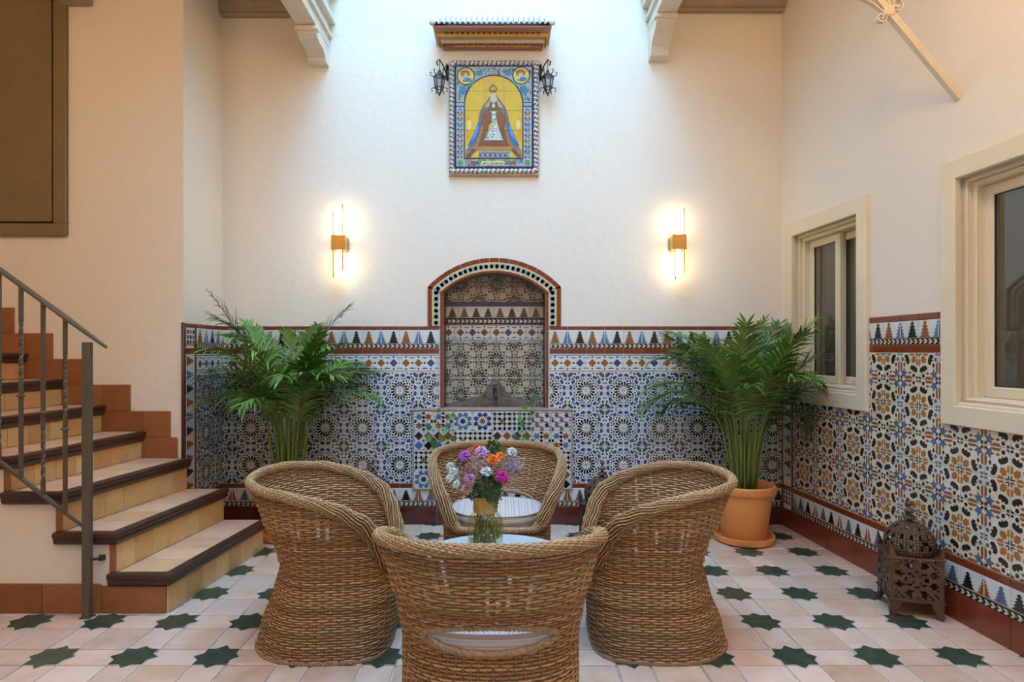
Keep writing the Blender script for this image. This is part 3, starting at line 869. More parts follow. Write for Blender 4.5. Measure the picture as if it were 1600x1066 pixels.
# ------------------------------------------------------------------ windows of the right wall
def ring_prism(m, u0, u1, v0, v1, w, n0, n1, col=(1, 1, 1), bv=.004):
    """mitred rectangular frame, n0 back, n1 front"""
    def corner(i, n): return [(u0 + i, v0 + i, n), (u1 - i, v0 + i, n), (u1 - i, v1 - i, n), (u0 + i, v1 - i, n)]
    loops = [corner(0, n0), corner(0, n1 - bv), corner(bv, n1), corner(w - bv, n1), corner(w, n1 - bv), corner(w, n0)]
    for k in range(4):
        k2 = (k + 1) % 4
        for a, b in zip(loops, loops[1:]): m.poly([a[k], a[k2], b[k2], b[k]], col)
def window(idx, win, label):
    u0, u1, v0, v1 = win; w, h = u1 - u0, v1 - v0
    root = add('window_%d' % idx, None)
    root.matrix_world = B_RIGHT @ Matrix.Translation((u0, v0, 0))
    tag(root, label, 'window', kind='structure')
    m = MB(); ring_prism(m, 0, w, 0, h, CW + .012, 0, .030); m.obj('casing', 'paint_window', root)
    m = MB(); i = CW
    ring_prism(m, i, w - i, i, h - i, .030, -.15, -.018); ring_prism(m, i + .03, w - i - .03, i + .03, h - i - .03, .026, -.15, -.045)
    m.obj('frame', 'paint_window', root)
    m = MB(); m.box(i + .002, w - i - .002, i + .002, i + .030, -.09, .012, b=.006); m.box(i + .02, w - i - .02, i + .03, i + .05, -.09, -.010, b=.006)
    m.obj('sill', 'paint_window', root)
    a, b, c = i + .050, w - i - .050, i + .055; mid = (a + b) / 2
    for (p, q, n) in ((a, mid + .03, -.085), (mid - .03, b, -.125)):
        m = MB(); ring_prism(m, p, q, c, h - c, .055, n - .035, n, bv=.007)
        s = m.obj('sash', 'paint_window', root)
        m = MB(); m.box(p + .05, q - .05, c + .05, h - c - .05, n - .022, n - .016); m.obj('pane', 'window_glass', s)
        m = MB(); ring_prism(m, p + .052, q - .052, c + .052, h - c - .052, .006, n - .02, n - .010, bv=.001); m.obj('seal', 'black', s)
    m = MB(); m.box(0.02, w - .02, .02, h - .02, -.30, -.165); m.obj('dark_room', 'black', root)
window(1, WIN1, 'cream sliding window in the corner behind the palm')
window(2, WIN2, 'cream sliding window nearest the camera, cut by the frame edge')

# ------------------------------------------------------------------ staircase
ZS = [0, .208, .417, .622, .80, .978, 1.152, 1.327, 1.50, 1.675]
XF = [0, -1.575, -1.84, -2.09, -2.40, -2.67, -2.94, -3.195, -3.455, -3.72]
XN = [0, -1.675, -1.95, -2.225, -2.49, -2.76, -3.03, -3.285, -3.545, -3.80]
YN0, YF0 = 3.205, 4.272
stair = thing('staircase', 'terracotta tiled staircase with dark moulded nosings', 'stairs', (-1.7, 3.75, 0), kind='structure')
YFACE = 3.245
def edge_x(k, y): return XN[k] + (XF[k] - XN[k]) * (y - YN0) / (YF0 - YN0)
RC = [(.74, .43, .17), (.68, .36, .13), (.78, .50, .22), (.72, .42, .17)]
SKC = [(.36, .135, .045), (.39, .15, .055), (.34, .12, .042)]
for k in range(1, 9):
    zt, zb = ZS[k], ZS[k - 1]; ins = .040
    yf = YF0 if k <= 3 else YS - .001
    m = MB()
    a, b = (edge_x(k, YFACE) - ins, YFACE), (edge_x(k, yf - .01) - ins, yf - .012)
    L = [(-5.9, YFACE), a, b, (-5.9, yf - .012)]
    m.poly([(x, y, zt - .012) for x, y in L])
    for p, q in zip(L, L[1:] + L[:1]): m.poly([(*p, zb - .012 if k > 1 else 0), (*q, zb - .012 if k > 1 else 0), (*q, zt - .012), (*p, zt - .012)])
    step = m.obj('step', 'plaster', stair)
    # riser tiles
    n = 7; d = Vector((b[0] - a[0], b[1] - a[1], 0)); ln = d.length; d.normalize()
    nrm = d.cross(Vector((0, 0, 1)))
    B = basis((a[0], a[1], 0), d, (0, 0, 1), nrm)
    hz = zt - zb - .066
    for i in range(n):
        w = ln / n
        mm = MB(); g = .0015; c = random.choice(RC)
        mm.box(-w / 2 + g, w / 2 - g, -hz / 2 + g, hz / 2 - g, 0, .010, c, b=.002)
        me = mm.mesh('riser_tile'); me.materials.append(MAT['stair_tile'])
        put_tile(step, 'riser_tile', B, w * (i + .5), zb + hz / 2 + .001, me)
    # end tile on the near side of the riser
    if k > 1:
        mm = MB(); mm.box(a[0] - .022, a[0] + .010, YFACE - .010, YFACE + .001, zb + .002, zt - .062, SKC[0], b=.002)
        mm.obj('riser_end_tile', 'stair_tile', step)
    # tread tiles
    nt = 5
    for i in range(nt):
        ya, yb = YN0 + .045 + (yf - .015 - YN0 - .045) * i / nt, YN0 + .045 + (yf - .015 - YN0 - .045) * (i + 1) / nt
        xr = (edge_x(k, ya) - .042, edge_x(k, yb) - .042); xl = (edge_x(k + 1, ya) - .06, edge_x(k + 1, yb) - .06)
        mm = MB(); g = .0015; c = random.choice([(.88, .55, .34), (.84, .50, .29), (.86, .54, .36)])
        P = [(xl[0], ya + g), (xr[0], ya + g), (xr[1], yb - g), (xl[1], yb - g)]
        mm.grid([[(x, y, zt - .0125) for x, y in P], [(x, y, zt - .001) for x, y in P]], c, 0, True, False, True)
        mm.obj('tread_tile', 'stair_tile', step)
    # dark moulded nosing, mitred round the near corner
    path = [(XN[k + 1] - .055, YN0), (XN[k], YN0), (XF[k], yf - .004)]
    prof = [(-.050, zt), (-.010, zt + .001), (-.002, zt - .004), (.001, zt - .016), (-.003, zt - .026), (-.010, zt - .030), (-.008, zt - .040), (-.012, zt - .054), (-.024, zt - .064), (-.050, zt - .066)]
    mm = MB(); mm.sweep(path, prof); mm.obj('nosing', 'wood_dark', step, True, 40)
# clay skirting along the near side and up the wall
x = XN[1] - .04
for w in (.335, .30, .33, .33, .33, .33):
    mm = MB(); mm.box(x - w + .0015, x - .0015, YFACE - .012, YFACE + .001, .001, .151 if x < -1.75 else .139, random.choice(SKC), b=.002)
    mm.obj('skirting_tile', 'stair_tile', stair); x -= w
for k in range(3, 9):
    zt = ZS[k] + .137; z0 = ZS[k - 1] + .137 if k > 3 else ZS[3]
    xr = min(XF[k] + .16, XP - .035) if k > 3 else XP - .035
    xl = XF[k + 1] - .09
    if k > 3: z0 = ZS[k - 1] + .137
    xs = [xl, (xl + xr) / 2 + .03, xr]
    if k > 3:
        zl = ZS[k] - .01
        parts = [(xl, XF[k] - .03, z0, zt), (XF[k] - .03, xr, z0, zt)]
    else: parts = [(xl, xr, ZS[3] - .01, zt)]
    for p, q, za, zb2 in parts:
        mm = MB(); mm.box(p + .0015, q - .0015, YS - .012, YS + .001, za, zb2 - .0015, random.choice(SKC), b=.002)
        mm.obj('skirting_tile', 'stair_tile', stair)
finish(stair)

# ------------------------------------------------------------------ iron stair railing
YR = 3.175
rail = thing('stair_railing', 'brown wrought iron railing beside the tiled stairs', 'railing', (-2.08, YR, 0))
m = MB(); m.box(-.018, .018, -.018, .018, .010, 1.385, b=.002); m.box(-.026, .026, -.026, .026, .0, .012)
m.obj('newel_post', 'iron', rail)
HS = (1.756 - 1.369) / (2.53 - 1.998); BS = (.795 - .454) / (2.53 - 2.094)
zh = lambda X: 1.369 + (-1.998 - X) * HS
zbm = lambda X: .454 + (-2.094 - X) * BS
def slab(X0, X1, zf, hw, th):
    m = MB(); N = 8; rows = []
    for i in range(N + 1):
        X = X0 + (X1 - X0) * i / N; z = zf(X); t = 1.0 if i else .35
        rows.append([(X + 2.08, -hw * t, z), (X + 2.08, hw * t, z), (X + 2.08, hw * t, z + th), (X + 2.08, -hw * t, z + th)])
    m.grid(rows, (1, 1, 1), 0, True, True, True); return m
slab(-1.985, -3.35, lambda X: zh(X) - .006, .024, .014).obj('handrail', 'iron', rail)
slab(-2.085, -3.35, lambda X: zbm(X) - .007, .011, .016).obj('bottom_rail', 'iron', rail)
for k in range(9):
    X = -2.191 - .1105 * k; z0, z1 = zbm(X), zh(X) - .004
    m = MB(); rows = []; hl = .0078; tw = k % 2 == 0
    nseg = 40
    for i in range(nseg + 1):
        t = i / nseg; z = z0 + (z1 - z0) * t
        a = PI / 4
        if tw and .50 < t < .82: a += (t - .50) / .32 * PI * 3
        elif tw and t >= .82: a += PI * 3
        if not tw and .08 < t < .36: a += (t - .08) / .28 * PI * 3
        elif not tw and t >= .36: a += PI * 3
        rows.append([(X + 2.08 + hl * 1.41 * math.cos(a + j * PI / 2), hl * 1.41 * math.sin(a + j * PI / 2), z) for j in range(4)])
    m.grid(rows, (1, 1, 1), 0, True, True, True)
    bal = m.obj('baluster', 'iron', rail)
    m = MB(); zk = z0 + (z1 - z0) * .43
    m.lathe([(.009, zk - .007), (.019, zk - .005), (.021, zk), (.016, zk + .006), (.009, zk + .008)], 10, (X + 2.08, 0))
    m.obj('knuckle', 'iron', bal, True)
m = MB(); m.tube([(.012, .01, .293), (.03, .05, .285), (.034, .078, .285)], .007, 6); m.lathe([(.0, .27), (.016, .272), (.016, .298), (.0, .30)], 10, (.034, .066))
m.obj('wall_tie', 'iron_black', rail)

# ------------------------------------------------------------------ shutter high on the stair wall
sh = thing('wooden_shutter', 'tall olive brown painted wooden shutter high above the stairs', 'shutter', (-3.26, YS, 2.115))
m = MB()
m.box(-.33, .325, -.03, -.001, 0, .085, b=.004); m.box(.24, .325, -.03, -.001, .085, 1.93, b=.004); m.box(-.33, -.25, -.03, -.001, .085, 1.93, b=.004)
m.obj('shutter_frame', 'paint_olive', sh)
m = MB(); m.box(-.235, .225, -.024, -.001, .098, 1.93, b=.004); m.obj('shutter_leaf', 'paint_olive', sh)
m = MB(); m.box(-.33, .325, -.006, -.0005, 0.01, 1.9); m.obj('shutter_back', 'black', sh)

# ------------------------------------------------------------------ wall lights
def sconce(px, cz, rods, tubes, side, label):
    X = (px - 785) * YB / 990
    s = thing('wall_sconce', label, 'wall lamp', (X, YB, cz), group='brass tube wall lights')
    m = MB(); m.box(-.05, .05, -.016, -.001, -.055, .055, b=.003); m.obj('back_plate', 'brass', s)
    m = MB(); m.box(-.052, .052, -.135, -.045, -.056, .056, b=.003); m.box(-.02, .02, -.05, -.012, -.02, .02); m.obj('bracket_block', 'brass', s)
    for (x, za, zb) in rods:
        m = MB(); m.tube([(x, -.122, za), (x, -.122, zb)], .0042, 8); m.obj('rod', 'brass', s, True)
    for za, zb in tubes:
        m = MB(); r = .0165
        m.lathe([(0.001, za), (r, za + .004), (r, zb - .004), (.001, zb)], 16, (0, -.088), cap0=True, cap1=True); m.obj('light_tube', 'lamp_tube', s, True)
k = YB / 990 * .98
sconce(535, 1.34 + (549 - 380) * k, [(-.037, -.262, .236), (.032, -.212, .287)], [(.056, .262), (-.252, -.056)], 1, 'brass wall light with glowing tube above the palm on the stair side')
sconce(1054.5, 1.34 + (549 - 379) * k, [(-.030, -.282, .222), (.036, -.230, .252)], [(.056, .245), (-.262, -.056)], -1, 'brass wall light with glowing tube on the side of the windows')

# ------------------------------------------------------------------ painted tile picture with rope frame
k = .001285
PX0, PZ0, PWd, PHt = -.3687, 2.736, 472 * k, 615 * k
def zp(pts): return [((x - 303) * k, (965 - y) * k) for x, y in pts]
def ell(cx, cy, rx, ry, n=16): return [(cx + rx * math.cos(2 * PI * i / n), cy + ry * math.sin(2 * PI * i / n)) for i in range(n)]
def mir(pts, c=538): return [(2 * c - x, y) for x, y in pts]
NAVY = (.022, .022, .085); TEAL = (.06, .26, .36); LEAFG = (.12, .32, .14); GOLD = (.62, .30, .04); MBR = (.23, .095, .035); MGR = (.22, .17, .14)
pic = []
def A(c, pts): pic.append((zp(pts), c))
R_ = lambda x0, x1, y0, y1: [(x0, y0), (x1, y0), (x1, y1), (x0, y1)]
for r in ((303, 316, 350, 965), (764, 775, 350, 965), (303, 775, 350, 359), (303, 775, 951, 965)): A(NAVY, R_(*r))
rr = random.Random(11)
ORN = [TEAL, TEAL, LEAFG, (.38, .28, .14), (.32, .12, .05), (.10, .20, .42), (.50, .42, .20), (.30, .28, .26), (.10, .08, .10)]
def ornament(x0, x1, y0, y1, n, s=9):
    for _ in range(n):
        A(rr.choice(ORN), ngon(rr.choice((4, 5, 6)), rr.uniform(.4, 1) * s, rr.uniform(x0 + 4, x1 - 4), rr.uniform(y0 + 4, y1 - 4), rr.uniform(0, 3), 1, rr.uniform(.5, 1.4)))
ornament(318, 762, 362, 408, 120, 9); ornament(318, 400, 440, 560, 60, 9); ornament(676, 762, 440, 560, 60, 9)
for x0, x1 in ((318, 358), (717, 762)):
    A(NAVY, R_(x0 - 6, x1 + 4, 568, 574)); A((.42, .42, .50), R_(x0 - 4, x1 + 3, 575, 590)); A(NAVY, R_(x0 - 6, x1 + 4, 592, 598))
    cxm = (x0 + x1) / 2
    for i in range(9):
        y = 618 + i * 33
        A((TEAL, (.42, .16, .07), LEAFG, (.10, .18, .42))[i % 4], ngon(6, 15, cxm, y, 0, .85, 1.0)); A((.62, .56, .38), ngon(5, 7, cxm, y + 4))
        A((.10, .08, .14), ngon(4, 8, cxm - 12, y + 16)); A((.34, .14, .06), ngon(4, 8, cxm + 12, y + 16))
    A(LEAFG, ell(cxm, 930, 17, 18, 10))
ornament(365, 712, 908, 950, 90, 9)
for cx in (420, 655): A((.30, .11, .05), ell(cx, 930, 20, 12, 8))
for cx in (455, 620): A(LEAFG, ell(cx, 918, 14, 12, 8))
for cx in (538,): A(LEAFG, ell(cx, 906, 15, 8, 8))
arch = lambda r, b: [(538 - r, b)] + [(538 + r * math.cos(PI - PI * i / 20), 583 - r * math.sin(PI * i / 20)) for i in range(21)] + [(538 + r, b)]
A(NAVY, arch(178, 908)); A((.74, .46, .045), arch(170, 900))
for s in (0, 1):
    f = mir if s else (lambda p: p)
    A((.74, .42, .04), f([(368, 610), (392, 600), (400, 680), (420, 740), (410, 800), (368, 830)]))
    A((.84, .62, .20), f(ell(392, 705, 14, 30, 10))); A((.70, .36, .03), f(ell(385, 760, 14, 26, 10)))
    # medallions with a winged child's head, loosely brushed
    cx, cy = (373, 415) if not s else (702, 411)
    A((.10, .06, .05), ell(cx, cy, 54, 54, 24)); A((.80, .62, .12), ell(cx, cy, 47, 47, 24)); A((.52, .18, .03), ell(cx - 4, cy - 16, 30, 22, 12))
    A((.66, .50, .38), ell(cx - 2, cy - 4, 13, 14, 10)); A((.10, .24, .40), ell(cx + 6, cy + 22, 30, 14, 12)); A((.52, .62, .68), ell(cx - 16, cy + 12, 10, 12, 8))
    A((.06, .24, .36), f(ell(355, 500, 24, 26, 9))); A(LEAFG, f(ell(412, 455, 14, 14, 8))); A((.08, .26, .36), f(ell(452, 398, 22, 16, 9)))
    # veil and mantle
    A((.55, .42, .20), f([(522, 520), (468, 598), (500, 612), (528, 560)])); A((.25, .15, .07), f([(524, 522), (492, 570), (466, 602), (478, 604), (512, 560)]))
    A(MGR, f([(470, 598), (452, 640), (442, 720), (405, 800), (372, 870), (372, 895), (400, 898), (440, 850), (500, 770), (520, 640), (510, 600)]))
    A((.06, .15, .40), f([(444, 690), (418, 760), (382, 832), (420, 818), (452, 760), (458, 700)])); A((.20, .36, .58), f([(440, 705), (424, 760), (402, 806), (432, 770), (446, 720)]))
    A((.28, .24, .28), f([(372, 850), (405, 845), (438, 815), (430, 850), (385, 885)]))
    A(MBR, f([(500, 622), (470, 640), (460, 730), (430, 830), (370, 895), (392, 902), (432, 862), (470, 800), (505, 740), (520, 650)]))
    A((.42, .20, .06), f([(468, 700), (440, 800), (420, 850), (432, 858), (456, 800), (478, 720)]))
    A((.27, .10, .04), f([(535, 625), (480, 632), (470, 700), (500, 716), (528, 690)]))
A((.20, .10, .05), [(520, 560), (508, 600), (500, 622), (576, 622), (568, 600), (556, 560)])
A((.66, .64, .56), [(526, 625), (550, 625), (552, 660), (560, 700), (592, 795), (486, 795), (515, 735), (528, 700)])
for _ in range(46):
    y = rr.uniform(640, 790); hw = 8 + max(0, (y - 690) * .42)
    A(rr.choice([(.14, .20, .14), (.22, .30, .34), (.40, .34, .20), (.10, .26, .28)]), ngon(4, rr.uniform(3, 6.5), 538 + rr.uniform(-hw, hw), y))
A((.60, .52, .42), ell(537, 545, 19, 30, 14)); A((.66, .54, .42), ell(537, 536, 11, 15, 12)); A((.60, .60, .58), ell(537, 590, 10, 14, 8))
for dx in (-4, 4): A((.08, .04, .03), ell(537 + dx, 533, 1.8, 1.2, 6))
A((.40, .10, .08), ell(537, 543, 2.5, 1.2, 6))
A((.24, .13, .05), ell(535, 492, 25, 22, 12)); A((.58, .38, .12), ell(535, 490, 17, 12, 10)); A((.30, .18, .06), [(514, 500), (556, 500), (552, 514), (518, 514)]); A((.34, .20, .07), ell(535, 468, 9, 8, 8))
A((.24, .09, .045), [(478, 796), (598, 796), (640, 838), (440, 838)]); A((.54, .24, .03), [(440, 834), (640, 834), (650, 856), (430, 856)]); A((.30, .34, .36), [(440, 858), (640, 858), (645, 868), (436, 868)])
A((.24, .22, .24), [(450, 868), (632, 868), (632, 902), (450, 902)])
for i in range(12): A((.42, .40, .38) if i % 2 else (.12, .09, .09), ngon(5, 8, 458 + i * 15, 885, i))
A((.72, .66, .34), [(468, 920), (602, 920), (606, 932), (600, 946), (472, 946), (464, 932)])
PAT['picture'] = (pic, 50, 50, 0, 0, (.44, .47, .44))
pict = thing('tile_picture', 'painted tile picture of a crowned robed figure in a rope frame', 'picture', (PX0 + PWd / 2, YB, PZ0 - .042))
YP = YB - .030
B_PIC = basis((PX0, YP, PZ0), (1, 0, 0), (0, 0, 1), (0, -1, 0))
m = MB(); m.box(PX0 - .042, PX0 + PWd + .042, YP, YB - .0005, PZ0 - .048, PZ0 + PHt + .040, (.52, .40, .26)); m.obj('backing', 'canopy', pict)
us = [0, 60 * k, 178 * k, 297 * k, 412 * k, PWd]; vs = [0] + [(965 - y) * k for y in (855, 738, 620, 503, 385)] + [PHt]
for a, b in zip(us, us[1:]):
    for c, d in zip(vs, vs[1:]):
        me = tile_mesh('picture', a, b, c, d, 'picture_tile', .006, .0011, 'paint_print')
        put_tile(pict, 'picture_tile', B_PIC, (a + b) / 2, (c + d) / 2, me)
cu = bpy.data.curves.new('caption', 'FONT'); cu.body = 'Mª S. DE REYES'; cu.size = .023; cu.align_x = 'CENTER'; cu.extrude = .0004
tmp = bpy.data.objects.new('caption_tmp', cu); COL.objects.link(tmp)
bpy.context.view_layer.update()
cme = bpy.data.meshes.new_from_object(tmp.evaluated_get(bpy.context.evaluated_depsgraph_get()))
bpy.data.objects.remove(tmp)
cme.materials.clear(); cme.materials.append(MAT['black'])
o = add('caption', cme, pict); o.matrix_local = B_PIC @ Matrix.Translation(((535 - 303) * k, (965 - 941) * k, .0106))
def rope(p0, p1, r):
    p0, p1 = Vector(p0), Vector(p1); d = p1 - p0; L = d.length; d.normalize()
    e1 = Vector((0, -1, 0)); e2 = d.cross(e1); n = 12; N = int(L / .006)
    m = MB(); base = len(m.v)
    for i in range(N + 1):
        for j in range(n):
            a = 2 * PI * j / n; ph = (i * .006 / .034 + j / n) % 1
            rad = r * (1 + .10 * math.sin(2 * PI * ph * 1.0))
            m.v.append(tuple(p0 + d * (L * i / N) + e1 * math.cos(a) * rad + e2 * math.sin(a) * rad))
    for i in range(N):
        for j in range(n):
            j2 = (j + 1) % n; ph = (i * .006 / .034 + j / n) % 1
            c = (.62, .60, .54) if ph < .46 else (.05, .035, .04) if ph < .66 else (.42, .20, .10) if ph < .78 else (.58, .56, .50) if ph < .88 else (.06, .04, .05)
            m.f.append((i * n + j, i * n + j2, (i + 1) * n + j2, (i + 1) * n + j)); m.c.append(c); m.m.append(0)
    return m
e = .019
C4 = [(PX0 - e, YP, PZ0 - e), (PX0 + PWd + e, YP, PZ0 - e), (PX0 + PWd + e, YP, PZ0 + PHt + e), (PX0 - e, YP, PZ0 + PHt + e)]
for i in range(4): rope(C4[i], C4[(i + 1) % 4], .0195).obj('rope_moulding', 'tile', pict, True)
finish(pict)

# ------------------------------------------------------------------ little tiled canopy over the picture
CXc = (770 - 785) * YB / 990
can = thing('picture_canopy', 'small projecting canopy with white glazed roof tiles above the picture', 'canopy', (CXc, YB, 3.655))
h0 = .362
def cor(prof, col, m):
    rows = []
    for d, z in prof:
        w = h0 + .27 * d
        rows.append([(CXc - w, YB, z), (CXc - w, YB - d, z), (CXc + w, YB - d, z), (CXc + w, YB, z)])
    m.grid(rows, col, 0)
for nm, prof, col in (('frieze', [(.02, 3.652), (.050, 3.652), (.058, 3.690)], (.30, .12, .055)),
                      ('bead', [(.058, 3.690), (.072, 3.674), (.095, 3.670), (.110, 3.680), (.114, 3.697)], (.72, .62, .48)),
                      ('cove', [(.105, 3.698), (.150, 3.693), (.158, 3.697)], (.58, .40, .22)),
                      ('gold_bead', [(.148, 3.694), (.160, 3.680), (.178, 3.678), (.190, 3.688), (.192, 3.702)], (.74, .42, .06)),
                      ('soffit', [(.184, 3.696), (.245, 3.698), (.262, 3.704), (.264, 3.712), (0, 3.905)], (.42, .20, .12))):
    m = MB(); cor(prof, col, m); m.obj(nm, 'canopy', can)
for i in range(7):
    x = CXc - .255 + .085 * i; m = MB()
    P = lambda u, v, t=.0: (x + u, YB - (.050 + .008 * v) - .001 - t, 3.657 + .036 * v)
    m.poly([P(-.034, .08), P(.034, .08), P(.034, .92), P(-.034, .92)], (.62, .42, .20))
    for dx, c in ((0, (.14, .06, .03)), (-.02, (.26, .10, .04)), (.02, (.26, .10, .04))):
        m.poly([P(dx - .012, .5, .0006), P(dx, .2, .0006), P(dx + .012, .5, .0006), P(dx, .8, .0006)], c)
    m.obj('frieze_motif', 'canopy', can)
for i in range(18):
    x = CXc - .34 + .04 * i; m = MB(); m.box(x - .008, x + .008, YB - .205, YB - .190, 3.686, 3.700, (.10, .055, .035)); m.obj('soffit_block', 'canopy', can)
def barrel(L, r):
    m = MB(); n = 8
    rows = [[(r * math.cos(PI * j / n), y, r * math.sin(PI * j / n)) for j in range(n + 1)] for y in (0, -L)]
    rows2 = [[(r * .72 * math.cos(PI * j / n), y, r * .72 * math.sin(PI * j / n)) for j in range(n + 1)] for y in (-L, -.01)]
    m.grid(rows + rows2, (1, 1, 1), 0)
    me = m.mesh('roof_tile', True, 40); me.materials.append(MAT['white_glaze']); return me
BT = barrel(.16, .0165)
def pan(L, r):
    m = MB(); n = 6
    rows = [[(r * math.cos(PI + PI * j / n), y, r * .8 * math.sin(PI + PI * j / n)) for j in range(n + 1)] for y in (0, -L)]
    rows2 = [[(r * .7 * math.cos(PI + PI * j / n), y, r * .5 * math.sin(PI + PI * j / n)) for j in range(n + 1)] for y in (-L, 0)]
    m.grid(rows + rows2, (1, 1, 1), 0)
    me = m.mesh('roof_pan_tile', True, 40); me.materials.append(MAT['blue_glaze']); return me
PT = pan(.15, .0125)
sl = math.atan2(.193, .264)
for d, z, n, hw in ((.150, 3.806, 22, .405), (.040, 3.887, 20, .375)):
    for i in range(n):
        x = CXc + hw * (-1 + 2 * i / (n - 1))
        add('roof_tile', BT, can, (x, YB - d, z + .008), (sl, 0, 0))
        if i < n - 1: add('roof_pan_tile', PT, can, (x + hw / (n - 1), YB - d - .004, z + .010), (sl, 0, 0))
for s in (-1, 1):
    m = MB(); m.tube([(CXc + s * .375, YB - .01, 3.915), (CXc + s * .44, YB - .285, 3.722)], .020, 8); m.obj('hip_tile', 'white_glaze', can, True)
finish(can)

# ------------------------------------------------------------------ small wrought iron lanterns either side of the picture
def wall_lantern(X, zt, s, label):
    L = thing('wall_lantern', label, 'lantern', (X, YB, zt), group='small iron wall lanterns')
    m = MB(); m.box(s * .05 - .012, s * .05 + .012, -.012, -.0005, -.075, .045, b=.003)
    m.tube([(s * .05, -.010, -.05), (s * .05, -.06, -.055), (s * .03, -.10, -.01), (s * .0, -.115, .035), (-s * .022, -.11, .02), (-s * .014, -.105, -.005)], .006, 6)
    m.tube([(s * .05, -.010, .02), (s * .05, -.05, .03), (s * .045, -.06, .0), (s * .05, -.04, -.01)], .005, 6)
    m.obj('wall_bracket', 'iron_black', L, True)
    cy = -.115; z0 = -.075
    m = MB()
    m.tube([(0, cy, .032), (0, cy, z0 + .03)], .0035, 6)
    m.lathe([(.004, z0 + .034), (.012, z0 + .026), (.012, z0 + .012), (.042, z0 - .012), (.046, z0 - .020)], 6, (0, cy))
    for j in range(6):
        a = 2 * PI * j / 6; c, sn = math.cos(a), math.sin(a)
        m.tube([(c * .044, cy + sn * .044, z0 - .018), (c * .030, cy + sn * .030, z0 - .105)], .0038, 5)
        m.tube([(c * .044, cy + sn * .044, z0 - .018), (c * .066, cy + sn * .066, z0 - .008), (c * .070, cy + sn * .070, z0 + .012), (c * .056, cy + sn * .056, z0 + .014)], .0035, 5)
        m.tube([(c * .031, cy + sn * .031, z0 - .10), (c * .058, cy + sn * .058, z0 - .108), (c * .060, cy + sn * .060, z0 - .128), (c * .046, cy + sn * .046, z0 - .128)], .0035, 5)
        m.tube([(c * .030, cy + sn * .030, z0 - .105), (c * .016, cy + sn * .016, z0 - .135), (0, cy, z0 - .155)], .0035, 5)
    m.lathe([(.033, z0 - .100), (.034, z0 - .108), (.028, z0 - .110)], 6, (0, cy)); m.lathe([(0, z0 - .148), (.008, z0 - .156), (0, z0 - .170)], 8, (0, cy))
    m.obj('cage', 'iron_black', L, True, 50)
    m = MB(); m.lathe([(.040, z0 - .022), (.028, z0 - .102)], 6, (0, cy)); m.obj('glass_shade', 'lantern_glass', L)
wall_lantern((686.5 - 785) * 4.76 / 990, 3.50, 1, 'iron wall lantern hanging on the stair side of the picture')
wall_lantern((856 - 785) * 4.76 / 990, 3.50, -1, 'iron wall lantern hanging on the window side of the picture')

# ------------------------------------------------------------------ painted iron bracket high on the right wall
YK = 3.135; XW = RW0.x + (YB - YK) * .058
br = thing('iron_bracket', 'cream painted iron bracket with scrolls high on the wall above the windows', 'bracket', (XW, YK, 2.60))
m = MB(); d = Vector((-.355, 0, .43)).normalized(); e1 = Vector((0, 1, 0)); e2 = d.cross(e1); w = .016
rows = [[Vector((0, 0, 0)) + d * t + e1 * (sx * w) + e2 * (sy * w) for sx, sy in ((-1, -1), (1, -1), (1, 1), (-1, 1))] for t in (-.01, .30, .62, .95)]
m.grid(rows, (1, 1, 1), 0, True, True, True); m.obj('brace', 'paint_cream', br)
zA = .95 * d.z; xA = .95 * d.x
m = MB(); m.box(xA - .25, -.001, -.018, .018, zA - .002, zA + .03, b=.003); m.obj('arm', 'paint_cream', br)
def scroll(c, r0, turns, a0, s, tail):
    pts = [(c[0] + (r0 * (1 - .72 * t)) * math.cos(a0 + s * 2 * PI * turns * t), 0, c[1] + (r0 * (1 - .72 * t)) * math.sin(a0 + s * 2 * PI * turns * t)) for t in [i / 30 for i in range(31)]]
    return [(x, 0, z) for x, z in tail] + pts
def strip(m, pts, hw=.017, th=.0035): m.tube(pts, hw, 4, up=(0, 1, 0), flat=.28)
q = d * .545
nx, nz = -d.z, d.x                      # normal on the open side of the brace
for sgn, r0, off in ((1, .027, -.004), (-1, .034, .012)):
    cx, cz = q.x + nx * sgn * (.020 + r0), q.z + nz * sgn * (.020 + r0)
    a0 = math.atan2(q.z - cz, q.x - cx)
    far = q + d * .22; bx, bz = far.x + nx * sgn * .10, far.z + nz * sgn * .10
    tail = [(far.x + d.x * .16 + nx * sgn * .02, far.z + d.z * .16 + nz * sgn * .02), (bx, bz), (far.x - d.x * .10 + nx * sgn * .055, far.z - d.z * .10 + nz * sgn * .055), (q.x + d.x * .04 + nx * sgn * .018, q.z + d.z * .04 + nz * sgn * .018)]
    tp = [Vector((x, 0, z)) for x, z in tail]
    sm = []
    for i in range(len(tp) - 1): sm += [tp[i].lerp(tp[i + 1], t) for t in (0, .5)]
    m = MB(); strip(m, [v[:] for v in sm] + scroll((cx, cz), r0, 1.35, a0, -sgn, [])); m.obj('scroll', 'paint_cream', br, True, 40)
m = MB(); m.box(q.x - .026, q.x + .026, -.022, .022, q.z - .026, q.z + .026, b=.006); m.obj('collar', 'paint_cream', br)

